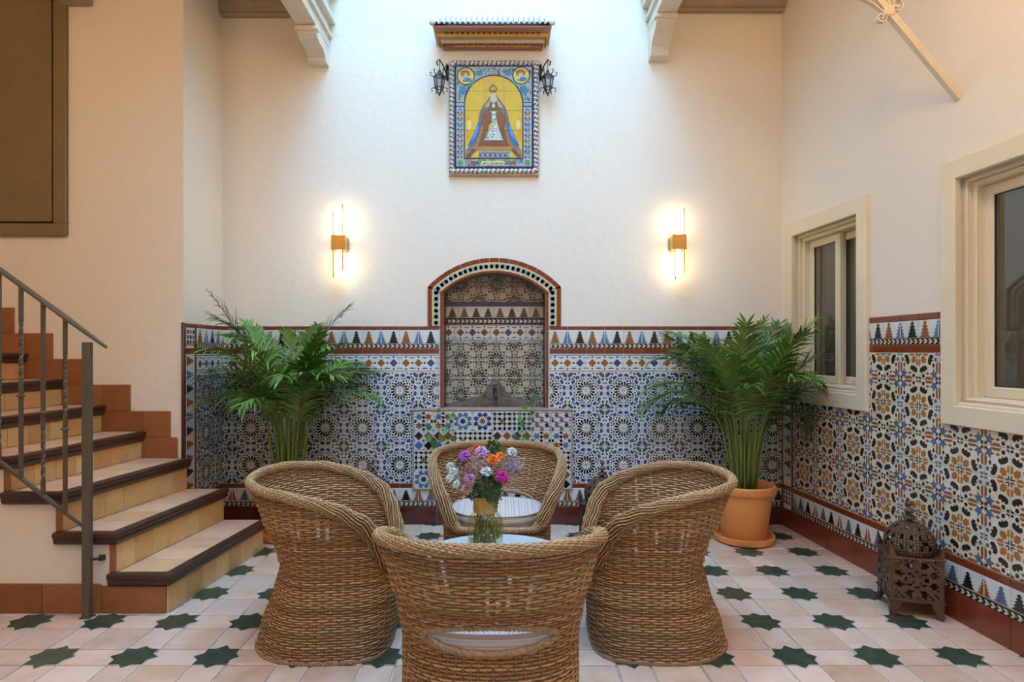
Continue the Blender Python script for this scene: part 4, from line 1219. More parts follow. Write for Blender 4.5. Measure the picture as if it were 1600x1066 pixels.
# ------------------------------------------------------------------ wicker chairs
A_T = [(0, .315), (.2, .297), (.38, .298), (.5, .318), (.6, .345), (.7, .372), (.76, .382)]
BB_T = [(0, .318), (.1, .298), (.25, .240), (.38, .205), (.47, .225), (.58, .285), (.76, .345)]
BF_T = [(0, .300), (.38, .325), (.76, .325)]
ZT_T = [(0, .755), (40, .752), (70, .735), (90, .705), (106, .668), (120, .615), (129, .55), (136, .47), (141, .41), (146, .388), (180, .385)]
def plan(phi, z):
    """phi in degrees from the back; returns point on the shell"""
    a = lt(A_T, z); p = math.radians(phi)
    b = lt(BB_T, z) if math.cos(p) > 0 else lt(BF_T, z)
    n = 2.25 if math.cos(p) > 0 else 2.25 + 1.6 * min(1, -math.cos(p) * 2.0)
    s, c = abs(math.sin(p)), abs(math.cos(p))
    r = ((s / a) ** n + (c / b) ** n) ** (-1 / n)
    return Vector((r * math.sin(p), -r * math.cos(p), z))
def ztop(phi): return lt(ZT_T, abs(((phi + 180) % 360) - 180))
def in_slot(phi, z, g=0.0):
    phi = ((phi + 180) % 360) - 180
    return (phi / (50 + g * 90)) ** 2 + ((z - .437) / (.046 + g)) ** 2 < 1
def chair_meshes():
    NS = 58; SUB = 4; N = NS * SUB; rc = random.Random(5)
    weave = MB(); dz = .0112; rows = int(.752 / dz)
    WC = [(.54, .32, .14), (.47, .26, .105), (.60, .38, .19), (.41, .215, .085), (.64, .43, .23)]
    for r in range(rows):
        z = .008 + r * dz; col = rc.choice(WC); ph0 = (r % 2) * PI
        seg = []; segs = []
        for i in range(N + 1):
            phi = -180 + 360 * i / N
            w = math.sin(PI * i / SUB + ph0)
            zz = z + .0009 * w + .0010 * math.sin(phi * .11 + r * 1.7)
            if z > ztop(phi) - .004 or in_slot(phi, z):
                if len(seg) > 2: segs.append(seg)
                seg = []; continue
            p = plan(phi, zz); nrm = Vector((p.x, p.y, 0)).normalized()
            seg.append((p + nrm * (.0031 * w), nrm))
        if len(seg) > 2: segs.append(seg)
        for seg in segs:
            base = len(weave.v); c = tuple(x * rc.uniform(.86, 1.12) for x in col)
            for p, nrm in seg:
                for dn, du in ((.0040, 0), (.0012, .0043), (-.0040, 0), (.0012, -.0043)):
                    weave.v.append((p.x + nrm.x * dn, p.y + nrm.y * dn, p.z + du))
            for i in range(len(seg) - 1):
                for j in range(4):
                    j2 = (j + 1) % 4
                    weave.f.append((base + i * 4 + j, base + i * 4 + j2, base + (i + 1) * 4 + j2, base + (i + 1) * 4 + j))
                    weave.c.append(c); weave.m.append(0)
    # dark liner painting shade into the weave's gaps, holes left for light specks
    core = MB(); NC2 = 174; chink = {c: rc.uniform(.45, .62) for c in rc.sample(range(NC2), 46)}
    for r in range(rows):
        za, zb = .008 + (r - .5) * dz, .008 + (r + .5) * dz
        for i in range(NC2):
            pa, pb = -180 + 360 * i / NC2, -180 + 360 * (i + 1) / NC2; pm2 = (pa + pb) / 2
            if zb > ztop(pm2) or in_slot(pm2, (za + zb) / 2): continue
            h = chink.get(i)
            if h and h < za < h + .11 and rc.random() < .75: continue
            core.poly([plan(pa, max(0, za)), plan(pb, max(0, za)), plan(pb, zb), plan(pa, zb)], (.13, .062, .024))
    stakes = MB()
    for k in range(NS):
        phi = -180 + 360 * (k + .5) / NS; zt = ztop(phi)
        run = []; runs = []
        nn = max(6, int(zt / .03))
        for i in range(nn + 1):
            z = .004 + (zt - .004) * i / nn
            if in_slot(phi, z): 
                if len(run) > 1: runs.append(run)
                run = []; continue
            run.append(plan(phi, z))
        if len(run) > 1: runs.append(run)
        for run in runs: stakes.tube(run, .0048, 5, (.26, .14, .065), cap=False)
    rim = MB(); NP = 420
    base = []
    for i in range(NP):
        phi = -180 + 360 * i / NP; z = ztop(phi); p = plan(phi, z); base.append(Vector((p.x, p.y, z + .004)))
    def braid(path, R, r, ns, pitch, closed, cols, mbx):
        L = [0.0]
        for a, b in zip(path, path[1:]): L.append(L[-1] + (b - a).length)
        tot = L[-1] + ((path[0] - path[-1]).length if closed else 0)
        turns = round(tot / pitch); n = len(path)
        for s in range(ns):
            pts = []
            for i, p in enumerate(path):
                t = ((path[(i + 1) % n] - path[i - 1]) if (closed or 0 < i < n - 1) else (path[min(n - 1, i + 1)] - path[max(0, i - 1)])).normalized()
                e1 = Vector((p.x, p.y, 0)).normalized(); e1 = (e1 - t * e1.dot(t)).normalized(); e2 = t.cross(e1)
                a = 2 * PI * (turns * L[i] / tot + s / ns)
                pts.append(p + e1 * (R * math.cos(a)) + e2 * (R * math.sin(a)))
            mbx.tube(pts, r, 5, cols[s % len(cols)], closed=closed, cap=False)
    # rolled rim: strands run along it over a dark core; the roll thickens at the arms
    RR_T = [(0, .016), (60, .017), (90, .021), (112, .029), (126, .034), (139, .034), (146, .018), (152, .012), (180, .012)]
    def rollR(i): return lt(RR_T, abs(-180 + 360 * (i % NP) / NP))
    fr = []
    for i, p in enumerate(base):
        t = (base[(i + 1) % NP] - base[i - 1]).normalized()
        e1 = Vector((p.x, p.y, 0)).normalized(); e1 = (e1 - t * e1.dot(t)).normalized(); fr.append((e1, t.cross(e1)))
    rows_c = []
    for i, p in enumerate(base):
        e1, e2 = fr[i]; R = rollR(i) * .93
        rows_c.append([p + e1 * (R * math.cos(2 * PI * j / 10)) + e2 * (R * math.sin(2 * PI * j / 10)) for j in range(10)])
    rim.grid(rows_c + [rows_c[0]], (.15, .072, .028), 0, True)
    RC2 = [(.52, .33, .16), (.44, .26, .12), (.58, .39, .21), (.40, .22, .10)]
    for s_ in range(15):
        pts = []
        for i, p in enumerate(base):
            e1, e2 = fr[i]; a = 2 * PI * (s_ / 15) + 2 * PI * 3 * i / NP
            R = rollR(i) + .0020 * math.sin(PI * i / 2.0 + (s_ % 2) * PI)
            pts.append(p + e1 * (R * math.cos(a)) + e2 * (R * math.sin(a)))
        rim.tube(pts, .0042, 5, RC2[s_ % 4], closed=True, cap=False)
    # braided edge round the slot in the back
    slot = []
    for i in range(90):
        t = 2 * PI * i / 90; phi = 51 * math.cos(t); z = .437 + .048 * math.sin(t)
        slot.append(plan(phi, z))
    braid(slot, .007, .006, 4, .05, True, [(.42, .27, .14), (.48, .32, .18)], rim)
    foot = [plan(-180 + 360 * i / 200, .006) + Vector((0, 0, .004)) for i in range(200)]
    braid(foot, .006, .0058, 3, .05, True, [(.36, .22, .11)], rim)
    deck = MB()
    n = 60; rows = [[tuple(Vector((plan(360 * j / n, .375).x * f, plan(360 * j / n, .375).y * f, .378))) for j in range(n)] for f in (.97, .7, .4, .02)]
    deck.grid(rows, (.36, .22, .11), 0, True)
    return weave.mesh('woven_shell', True), core.mesh('shade_liner'), stakes.mesh('stakes', True), rim.mesh('braided_rim', True), deck.mesh('seat_deck')
CM = chair_meshes()
for me in CM: me.materials.append(MAT['wicker'])
def wicker_chair(loc, rz, label):
    c = thing('wicker_chair', label, 'chair', loc, rz, 'wicker tub chairs round the low table')
    for me in CM:
        o = add(me.name, me, c)
        if me.name in ('woven_shell', 'shade_liner', 'stakes'): o['kind'] = 'stuff'
    return c
# striped cushions
def stripe_mat(name, axis):
    m = bpy.data.materials.new(name); m.use_nodes = True; nt = m.node_tree; N = nt.nodes; L = nt.links; b = N['Principled BSDF']
    b.inputs['Roughness'].default_value = .85; b.inputs['Specular IOR Level'].default_value = .15
    tc = N.new('ShaderNodeTexCoord'); sp = N.new('ShaderNodeSeparateXYZ'); L.new(tc.outputs['Object'], sp.inputs[0])
    mu = N.new('ShaderNodeMath'); mu.operation = 'MULTIPLY'; mu.inputs[1].default_value = 13.0 if axis == 'X' else 15.0
    L.new(sp.outputs[axis], mu.inputs[0])
    fr = N.new('ShaderNodeMath'); fr.operation = 'FRACT'; L.new(mu.outputs[0], fr.inputs[0])
    cr = N.new('ShaderNodeValToRGB'); cr.color_ramp.interpolation = 'CONSTANT'
    stops = [(0, (.57, .51, .46)), (.16, (.42, .36, .42)), (.22, (.57, .51, .46)), (.34, (.52, .34, .26)), (.44, (.57, .51, .46)), (.56, (.44, .46, .54)), (.62, (.57, .51, .46)), (.74, (.46, .26, .20)), (.80, (.57, .51, .46)), (.92, (.44, .36, .42))]
    e = cr.color_ramp.elements
    while len(e) < len(stops): e.new(.5)
    for i, (p, c) in enumerate(stops): e[i].position = p; e[i].color = (*c, 1)
    L.new(fr.outputs[0], cr.inputs[0]); L.new(cr.outputs[0], b.inputs['Base Color'])
    wv = N.new('ShaderNodeTexNoise'); wv.inputs['Scale'].default_value = 220; bp = N.new('ShaderNodeBump'); bp.inputs['Strength'].default_value = .3; bp.inputs['Distance'].default_value = .003
    L.new(tc.outputs['Object'], wv.inputs['Vector']); L.new(wv.outputs['Fac'], bp.inputs['Height']); L.new(bp.outputs[0], b.inputs['Normal'])
    MAT[name] = m
stripe_mat('stripe_top', 'X'); stripe_mat('stripe_side', 'Z')
def cush_pt(phi, f, z):
    p = math.radians(phi); a, b = .262, (.205 if math.cos(p) > 0 else .275); n = 2.5
    s, c = abs(math.sin(p)), abs(math.cos(p)); r = ((s / a) ** n + (c / b) ** n) ** (-1 / n) * f
    return (r * math.sin(p), -r * math.cos(p), z)
cm = MB(); n = 64
cm.grid([[cush_pt(360 * j / n, f, z) for j in range(n)] for f, z in ((.94, .0), (.985, .008), (1, .03), (.995, .05), (.98, .060))], (1, 1, 1), 1, True, True, False)
cm.grid([[cush_pt(360 * j / n, f, z) for j in range(n)] for f, z in ((.98, .060), (.92, .067), (.75, .075), (.5, .080), (.25, .082), (.02, .0825))], (1, 1, 1), 0, True)
CUSH = cm.mesh('seat_cushion', True); CUSH.materials.append(MAT['stripe_top']); CUSH.materials.append(MAT['stripe_side'])
pm = MB()
for z, f in ((.006, .985), (.062, .985)): pm.tube([cush_pt(360 * j / 64, f, z) for j in range(64)], .004, 5, (.40, .28, .24), closed=True)
PIPE = pm.mesh('piping', True); PIPE.materials.append(MAT['petal'])
for loc, rz, where in (((-.04, 2.19, 0), 0.0, 'back turned to the camera, nearest'), ((-.815, 3.00, 0), -PI / 2 + .05, 'beside the stairs'),
                       ((.715, 3.00, 0), PI / 2 - .05, 'beside the terracotta pot'), ((-.03, 3.67, 0), PI, 'in front of the fountain')):
    wicker_chair(loc, rz, 'brown woven wicker tub chair ' + where)
    c = add('seat_cushion', CUSH, None, (loc[0], loc[1], .386), (0, 0, rz))
    tag(c, 'striped seat cushion in the wicker chair ' + where, 'cushion', 'striped seat cushions')
    add('piping', PIPE, c)

# ------------------------------------------------------------------ low round table, vase and flowers
TX, TY, TZ = -.03, 2.885, .405
tb = thing('low_table', 'low round side table with a mottled blue grey marble top', 'table', (TX, TY, 0))
m = MB(); m.lathe([(.0, TZ - .028), (.345, TZ - .028), (.362, TZ - .020), (.365, TZ - .008), (.358, TZ - .001), (.0, TZ)], 64); m.obj('table_top', 'marble', tb, True, 35)
m = MB(); m.lathe([(.22, 0), (.21, .012), (.04, .03), (.026, .06), (.026, TZ - .06), (.09, TZ - .029)], 24); m.obj('pedestal', 'iron_black', tb, True, 40)
VX, VY = (758.5 - 785) / 990 * 2.87, 2.87
vase = thing('glass_vase', 'clear glass vase with a gold collar holding the mixed bouquet', 'vase', (VX, VY, TZ))
vp = [(.062, .004), (.073, .010), (.078, .03), (.080, .09), (.080, .150), (.076, .178), (.064, .198), (.054, .208), (.052, .215), (.052, .278)]
m = MB(); m.lathe([(.0, .003)] + vp, 32); m.obj('vase_body', 'vase_glass', vase, True, 50)
m = MB(); m.lathe([(.0535, .209), (.0552, .212), (.0552, .279), (.0535, .281), (.050, .279), (.050, .212)], 32); m.obj('gold_collar', 'brass', vase, True, 40)
def ruffled(rad, c, layers, seed, dome=.75):
    """carnation-like bloom: layered petals with frilled edges"""
    rq = random.Random(seed); m = MB()
    for l in range(layers):
        f = 1 - l / layers * .82; npet = max(5, int(11 * f)); tilt = l / layers
        for k in range(npet):
            a = 2 * PI * (k + rq.random() * .5) / npet + l * .7; w = 2 * PI / npet * .75
            r1 = rad * f * rq.uniform(.88, 1.05); z1 = rad * dome * (tilt ** .8) + rq.uniform(-.06, .06) * rad
            cc = tuple(min(1, x * rq.uniform(.75, 1.2)) for x in c)
            edge = []
            for j in range(6):
                t = a - w / 2 + w * j / 5; rj = r1 * (1 + rq.uniform(-.10, .10)); edge.append((rj * math.cos(t), rj * math.sin(t), z1 + rq.uniform(-.10, .10) * rad))
            midr = [(x * .55, y * .55, z * .75 + rad * .05) for x, y, z in edge]; cen = [(x * .08, y * .08, -rad * .2 + z * .2) for x, y, z in edge]
            m.grid([cen, midr, edge], cc)
    return m
FL = [  # px, py, depth, radius, colour, kind, label
    (785, 746, 2.79, .034, (.60, .03, .34), 'carnation', 'large magenta carnation low at the front of the bouquet'),
    (726, 713, 2.82, .031, (.50, .13, .58), 'carnation', 'violet carnation on the stair side of the bouquet'),
    (752, 707, 2.84, .034, (.62, .36, .62), 'carnation', 'pale lilac carnation high in the middle of the bouquet'),
    (771, 719, 2.80, .031, (.86, .22, .02), 'ranunculus', 'bright orange ranunculus in the middle of the bouquet'),
    (782, 712, 2.84, .022, (.90, .27, .03), 'ranunculus', 'smaller orange bloom beside the orange ranunculus'),
    (745, 699, 2.90, .019, (.78, .10, .03), 'ranunculus', 'small red orange bloom at the very top of the bouquet'),
    (735, 703, 2.92, .014, (.82, .24, .08), 'ranunculus', 'tiny coral bud at the top of the bouquet'),
    (760, 737, 2.77, .026, (.66, .72, .74), 'lisianthus', 'white lisianthus in the centre front of the bouquet'),
    (708, 738, 2.84, .025, (.70, .74, .72), 'lisianthus', 'white bloom on the stair edge of the bouquet'),
    (703, 747, 2.82, .021, (.70, .74, .74), 'lisianthus', 'white bloom drooping lowest on the stair edge'),
    (703, 728, 2.86, .020, (.66, .72, .60), 'lisianthus', 'greenish white bloom at the outer stair edge of the bouquet'),
    (713, 757, 2.80, .020, (.66, .70, .74), 'lisianthus', 'bluish white bloom below the violet carnation'),
    (800, 706, 2.88, .026, (.70, .76, .74), 'lisianthus', 'white bloom at the top on the window side'),
    (729, 764, 2.79, .028, (.62, .36, .34), 'chrysanthemum', 'dusty pink chrysanthemum hanging over the gold collar'),
    (734, 748, 2.78, .026, (.56, .26, .46), 'chrysanthemum', 'mauve chrysanthemum above the dusty pink one'),
    (801, 730, 2.84, .021, (.34, .28, .48), 'statice', 'lavender statice head on the window side'),
    (809, 738, 2.86, .015, (.42, .14, .36), 'statice', 'small plum bloom at the outer window edge'),
]
rq = random.Random(21)
for i, (px, py, Y, r, c, kind, lab) in enumerate(FL):
    p = Vector(((px - 785) / 990 * Y, Y, CAM_H - (py - 549) / 990 * Y))
    mouth = Vector((VX + rq.uniform(-.034, .034), VY + rq.uniform(-.034, .034), TZ + .275))
    up = (p - (mouth - Vector((0, 0, .10)))).normalized()
    up = (up + Vector((0, -.9, .25))).normalized()
    q = up.to_track_quat('Z', 'Y')
    o = ruffled(r, c, 5, i).obj(kind, 'petal', None, False, None, p, q.to_euler())
    tag(o, lab, 'flower', 'flowers in the vase bouquet')
    # stem in the flower's own frame, down through the collar into the water
    inv = (Matrix.Translation(p) @ q.to_matrix().to_4x4()).inverted()
    fa = rq.uniform(0, 2 * PI); foot = Vector((VX + .062 * math.cos(fa), VY + .062 * math.sin(fa), TZ + .02))
    path = bez(p - up * r * .2, (mouth + p) / 2 + Vector((0, 0, .015)), mouth, 6) + [mouth.lerp(foot, .0) + (foot - mouth) * t for t in (.3, .65, 1)]
    m = MB(); m.tube([inv @ v for v in path], .0042, 5, (.22, .27, .07)); m.obj('stem', 'leaf', o, True)
# filler: sprays of tiny blossom and dark foliage
def spray(name, lab, pts, n, cols, size, seed, matn, spread):
    r2 = random.Random(seed); m = MB()
    for _ in range(n):
        px, py, Y = r2.choice(pts); Y += r2.uniform(-.04, .04)
        p = Vector(((px + r2.gauss(0, spread) - 785) / 990 * Y, Y, CAM_H - (py + r2.gauss(0, spread) - 549) / 990 * Y))
        c = r2.choice(cols); s = size * r2.uniform(.6, 1.3)
        for k in range(5):
            a = 2 * PI * k / 5 + r2.random(); t = Vector((math.cos(a), -.5, math.sin(a))) * s
            b = Vector((math.cos(a + .6), -.3, math.sin(a + .6))) * s * .8
            m.poly([p, p + b, p + t * 1.1], c)
    o = m.obj(name, matn, None); tag(o, lab, 'flowers' if matn == 'petal' else 'foliage', kind='stuff')
    o.name = name
spray('wax_flower_sprays', 'tiny dusky pink filler blossoms between the larger blooms', [(735, 735, 2.83), (748, 727, 2.82), (740, 720, 2.86), (757, 722, 2.84), (725, 740, 2.86), (720, 752, 2.84), (778, 735, 2.86)], 420, [(.48, .22, .26), (.58, .38, .38), (.32, .12, .16), (.62, .50, .46)], .0068, 31, 'petal', 7)
spray('lavender_sprays', 'wispy grey lavender filler sprays on the window side of the bouquet', [(800, 722, 2.86), (806, 730, 2.86), (795, 738, 2.86), (790, 722, 2.9)], 200, [(.36, .30, .42), (.46, .40, .46), (.30, .30, .26), (.60, .56, .56)], .006, 32, 'petal', 6)
spray('bouquet_foliage', 'dark green leaves under the blooms spilling over the gold collar', [(757, 762, 2.83), (765, 757, 2.82), (748, 764, 2.84), (772, 760, 2.84), (740, 768, 2.84), (775, 770, 2.80), (768, 778, 2.79), (772, 752, 2.9), (725, 722, 2.92), (772, 700, 2.92), (755, 745, 2.9)], 230, [(.03, .07, .02), (.05, .11, .03), (.09, .16, .05)], .016, 33, 'leaf', 5)
spray('vase_stems', 'tangled green stems and leaves inside the glass vase', [(748, 815, 2.87), (758, 830, 2.87), (768, 815, 2.87), (758, 842, 2.87), (746, 835, 2.87), (771, 838, 2.87), (742, 845, 2.87), (775, 830, 2.87)], 70, [(.26, .32, .08), (.34, .36, .14), (.16, .22, .06)], .012, 34, 'leaf', 4)

# ------------------------------------------------------------------ potted areca palms
def frond(rn, L, e0, e1, start, leaf, col):
    m = MB(); N = 26; pts = []; p = Vector((0, 0, 0))
    for i in range(N + 1):
        t = i / N; pts.append(p.copy())
        u = max(0, (t - start * .6) / (1 - start * .6)); e = e0 + (e1 - e0) * (u ** 1.35)
        p = p + Vector((math.cos(e), 0, math.sin(e))) * (L / N)
    m.tube(pts, lambda t: .0085 * (1 - t) + .0016, 5, (.20, .26, .055), 0)
    nl = int(24 + L * 8); lean = rn.uniform(-.35, .35)
    for k in range(nl):
        t = start + (1 - start) * (k + .5) / nl; f = t * N; i = min(N - 1, int(f)); b = pts[i].lerp(pts[i + 1], f - i)
        tan = (pts[i + 1] - pts[i]).normalized(); side = Vector((0, 1, 0)); up = tan.cross(side)
        if up.z < 0: up = -up
        side = (side + up * lean).normalized()
        s = (t - start) / (1 - start); ll = leaf * (.62 + 1.25 * s) if s < .3 else leaf * (1.0 - .58 * ((s - .3) / .7) ** 1.7)
        for sd in (-1, 1):
            ang = math.radians(56 - 30 * s + rn.uniform(-8, 8)); l2 = ll * rn.uniform(.86, 1.1)
            d = (tan * math.cos(ang) + side * sd * math.sin(ang) + up * rn.uniform(.0, .40)).normalized()
            wv = d.cross(up).normalized(); w = .0088 * rn.uniform(.8, 1.15)
            c = tuple(x * rn.uniform(.70, 1.25) for x in col); row = []
            dr = rn.uniform(.15, .55)
            for q, ww in ((0, .35), (.22, 1.0), (.5, 1.0), (.78, .6), (1.0, .04)):
                pp = b + d * (l2 * q) + Vector((0, 0, -dr * l2 * q * q)); row.append([pp - wv * w * ww, pp + up * (-.002), pp + wv * w * ww])
            m.grid(row, c, 1)
    return m
def palm(X, Y, z0, n, Lr, seed, label, xmax=9.0, xmin=-9.0):
    root = thing('areca_palm', label, 'palm', (X, Y, z0), group='potted areca palms')
    rn = random.Random(seed)
    for k in range(n):
        a = 2 * PI * k * .382 + rn.uniform(-.3, .3); inner = k / n
        L = rn.uniform(*Lr) * (.86 + .20 * inner); e0 = math.radians(rn.uniform(78, 88)); e1 = math.radians(rn.uniform(-75, -25) + 85 * inner)
        col = rn.choice([(.11, .22, .035), (.15, .29, .05), (.08, .165, .03), (.20, .36, .075), (.17, .31, .06)])
        m = frond(rn, L, e0, e1, rn.uniform(.40, .54), rn.uniform(.22, .30), col)
        r0 = rn.uniform(.02, .085)
        R = Matrix.Translation((r0 * math.cos(a), r0 * math.sin(a), 0)) @ Matrix.Rotation(a, 4, 'Z') @ Matrix.Rotation(rn.uniform(-.05, .05), 4, 'X')
        out = []
        for v in m.v:        # fronds bend along the walls instead of into them
            w = R @ Vector(v); lim = YB - .045 - Y
            if w.y > lim * .55: w.y = lim * .55 + (lim * .45) * math.tanh((w.y - lim * .55) / (lim * .45))
            xl = min(xmax - X, 9); 
            if xmax < 9 and w.x > xl * .55: w.x = xl * .55 + (xl * .45) * math.tanh((w.x - xl * .55) / (xl * .45))
            if w.x < xmin - X: w.x = xmin - X + .3 * math.tanh((w.x - xmin + X) / .3) * .1
            out.append(w[:])
        m.v = out
        m.obj('frond', ['stalk', 'leaf'], root)
    for k in range(18):
        a = rn.uniform(0, 2 * PI); r0 = rn.uniform(.01, .085); h = rn.uniform(.35, .66); m = MB()
        m.tube([(r0 * math.cos(a), r0 * math.sin(a), 0), (r0 * 1.15 * math.cos(a), r0 * 1.15 * math.sin(a), h * .5), (r0 * 1.5 * math.cos(a), r0 * 1.5 * math.sin(a), h)], lambda t: .0095 * (1 - .5 * t), 6, (.22, .27, .06)); m.obj('cane', 'stalk', root, True)
    return root
def clay_pot(X, Y, lab):
    root = thing('flower_pot', lab, 'pot', (X, Y, .007))
    m = MB(); m.lathe([(.0, .018), (.140, .018), (.150, .03), (.190, .345), (.205, .347), (.212, .358), (.212, .395), (.203, .404), (.190, .402), (.180, .385), (.178, .33), (0, .33)], 40); m.obj('pot_body', 'pot_clay', root, True, 35)
    m = MB(); m.lathe([(0, 0), (.165, 0), (.196, .010), (.205, .040), (.205, .052), (.192, .052), (.180, .022), (0, .018)], 40); m.obj('saucer', 'pot_clay', root, True, 35)
    m = MB(); m.lathe([(.180, .335), (.12, .345), (.001, .35)], 24); m.obj('soil', 'soil', root, True)
clay_pot(1.70, 4.46, 'terracotta pot on a saucer in the corner under the window')
clay_pot(-1.53, 4.55, 'terracotta pot behind the wicker chair by the stairs')
palm(1.70, 4.46, .353, 30, (1.10, 1.42), 4, 'bushy green areca palm in the corner by the window', 2.13)
palm(-1.53, 4.55, .353, 34, (1.10, 1.42), 9, 'bushy green areca palm beside the stairs', xmin=-2.10)

# ------------------------------------------------------------------ pierced metal floor lanterns
def pierced(m, grid, hole):
    for i in range(len(grid) - 1):
        for j in range(len(grid[0]) - 1):
            if hole(i, j): continue
            m.poly([grid[i][j], grid[i][j + 1], grid[i + 1][j + 1], grid[i + 1][j]])
def lantern_meshes():
    S = .118; z0, z1 = .085, .300; out = []
    side = MB(); n = 22; h = 20
    def hole(i, j):
        x, y = (j - (n - 1) / 2) / (n / 2), (i - (h - 1) / 2) / (h / 2)
        if abs(x) > .84 or abs(y) > .86: return False
        r = math.hypot(x, y); a = math.atan2(y, x)
        if r < .16: return False
        if r < .84: return math.cos(8 * a + (0 if r < .5 else PI)) > .15 and not (.44 < r < .54)
        return (i + j) % 3 == 0
    g = [[(-S + 2 * S * j / n, 0, z0 + (z1 - z0) * i / h) for j in range(n + 1)] for i in range(h + 1)]
    pierced(side, g, hole)
    # legs: a pointed cut between two feet
    side.poly([(-S, 0, z0), (-S, 0, .0), (-S + .018, 0, .0), (-S + .055, 0, z0 - .012), (-S + .06, 0, z0)]); side.poly([(S, 0, z0), (S - .06, 0, z0), (S - .055, 0, z0 - .012), (S - .018, 0, 0), (S, 0, 0)])
    # crenel spikes at the corners
    for s in (-1, 1): side.poly([(s * S, 0, z1), (s * (S - .03), 0, z1), (s * (S - .012), 0, z1 + .045), (s * S, 0, z1 + .085)])
    me = side.mesh('side_panel'); me.materials.append(MAT['rust']); out.append(me)
    dome = MB(); n = 48; prof = [(.105, .300), (.113, .320), (.116, .345), (.113, .370), (.104, .395), (.090, .417), (.070, .436), (.045, .449), (.018, .456), (.010, .460)]
    fine = []
    for (r, z), (r2, zz) in zip(prof, prof[1:]): fine += [(r + (r2 - r) * t, z + (zz - z) * t) for t in (0, .5)]
    fine.append(prof[-1])
    gg = [[(r * (1 + .03 * abs(math.cos(4 * 2 * PI * j / n))) * math.cos(2 * PI * j / n), r * (1 + .03 * abs(math.cos(4 * 2 * PI * j / n))) * math.sin(2 * PI * j / n), z) for j in range(n + 1)] for r, z in fine]
    pierced(dome, gg, lambda i, j: (i in (3, 4, 7, 8) and j % 6 in (1, 4)) or (i in (5, 6) and j % 6 in (2, 3) and j % 12 < 6) or (i in (11, 12) and j % 6 == 2))
    me = dome.mesh('dome', True, 50); me.materials.append(MAT['rust']); out.append(me)
    top = MB()
    top.lathe([(.010, .456), (.012, .466), (.030, .470), (.034, .476), (.020, .486), (.008, .492), (.008, .500), (.024, .505), (.028, .511), (.014, .520), (.006, .527), (.006, .533), (.013, .540), (.014, .547), (.007, .557), (.001, .565)], 20)
    me = top.mesh('finial', True, 50); me.materials.append(MAT['rust']); out.append(me)
    fr = MB(); S2 = S + .004
    for z in (z1 - .004,):
        for a, b in (((-S2, -S2), (S2, -S2)), ((S2, -S2), (S2, S2)), ((S2, S2), (-S2, S2)), ((-S2, S2), (-S2, -S2))): fr.tube([(*a, z), (*b, z)], .0045, 6)
    fr.grid([[(-S, -S, z1 - .002), (S, -S, z1 - .002), (S, S, z1 - .002), (-S, S, z1 - .002)], [(.104 * x, .104 * y, z1) for x, y in ((-.707, -.707), (.707, -.707), (.707, .707), (-.707, .707))]], (1, 1, 1), 0, True)
    me = fr.mesh('top_band'); me.materials.append(MAT['rust']); out.append(me)
    fr = MB(); fr.tube([(-S2, -S2, z0), (S2, -S2, z0), (S2, S2, z0), (-S2, S2, z0)], .0045, 6, closed=True)
    me = fr.mesh('bottom_band'); me.materials.append(MAT['rust']); out.append(me)
    bs = MB(); bs.box(-S + .004, S - .004, -S + .004, S - .004, z0 + .002, z0 + .006); me = bs.mesh('base_tray'); me.materials.append(MAT['rust']); out.append(me)
    return out, S
LM, LS = lantern_meshes()
def floor_lantern(X, Y, rz, sc, lab):
    r = thing('floor_lantern', lab, 'lantern', (X, Y, .0095), rz, 'pierced metal floor lanterns')
    r.scale = (sc, sc, sc)
    for me in LM:
        if me.name.startswith('side_panel'):
            for k in range(4):
                o = add('side_panel', me, r, (LS * math.sin(k * PI / 2), -LS * math.cos(k * PI / 2), 0), (0, 0, k * PI / 2))
                md = o.modifiers.new('sheet', 'SOLIDIFY'); md.thickness = .002
        else:
            o = add(me.name.split('.')[0], me, r)
            if me.name.startswith('dome'): md = o.modifiers.new('sheet', 'SOLIDIFY'); md.thickness = .002
floor_lantern((1421 - 785) / 990 * 3.265, 3.265, math.radians(-17), 1.0, 'rust brown pierced metal lantern standing by the wall under the windows')
floor_lantern((583 - 785) / 990 * 4.35, 4.35, math.radians(20), 1.05, 'pierced metal lantern half hidden behind the chair by the stairs')
floor_lantern((941 - 785) / 990 * 4.30, 4.30, math.radians(-25), 1.05, 'pierced metal lantern half hidden behind the chair beside the pot')

# ------------------------------------------------------------------ trailing pothos in the niche
pv = thing('pothos_vine', 'trailing green pothos vine hanging over the fountain panel', 'plant', (NXC, YB + .05, NZ0))
r3 = random.Random(8)
def heart(s):
    return [(0, 0), (.30 * s, .12 * s), (.42 * s, .40 * s), (.30 * s, .70 * s), (0, 1.1 * s), (-.30 * s, .70 * s), (-.42 * s, .40 * s), (-.30 * s, .12 * s)]
def pt(px, py, Y=4.80): return Vector(((px - 785) / 990 * Y, Y, CAM_H - (py - 549) / 990 * Y))
for path in ([(690, 636, 4.93), (684, 641, 4.80), (681, 655), (686, 672), (690, 690), (676, 697)], [(702, 634, 4.93), (700, 642, 4.80), (704, 664), (698, 686)],
             [(850, 640, 4.90), (838, 630, 4.82), (829, 640, 4.80), (826, 660), (820, 680), (824, 700)], [(816, 636, 4.92), (812, 641, 4.80), (809, 668), (812, 690)]):
    P = [pt(*p) for p in path]; m = MB(); m.tube(P, .004, 5, (.20, .30, .08)); m.obj('vine_stem', 'stalk', pv, True)
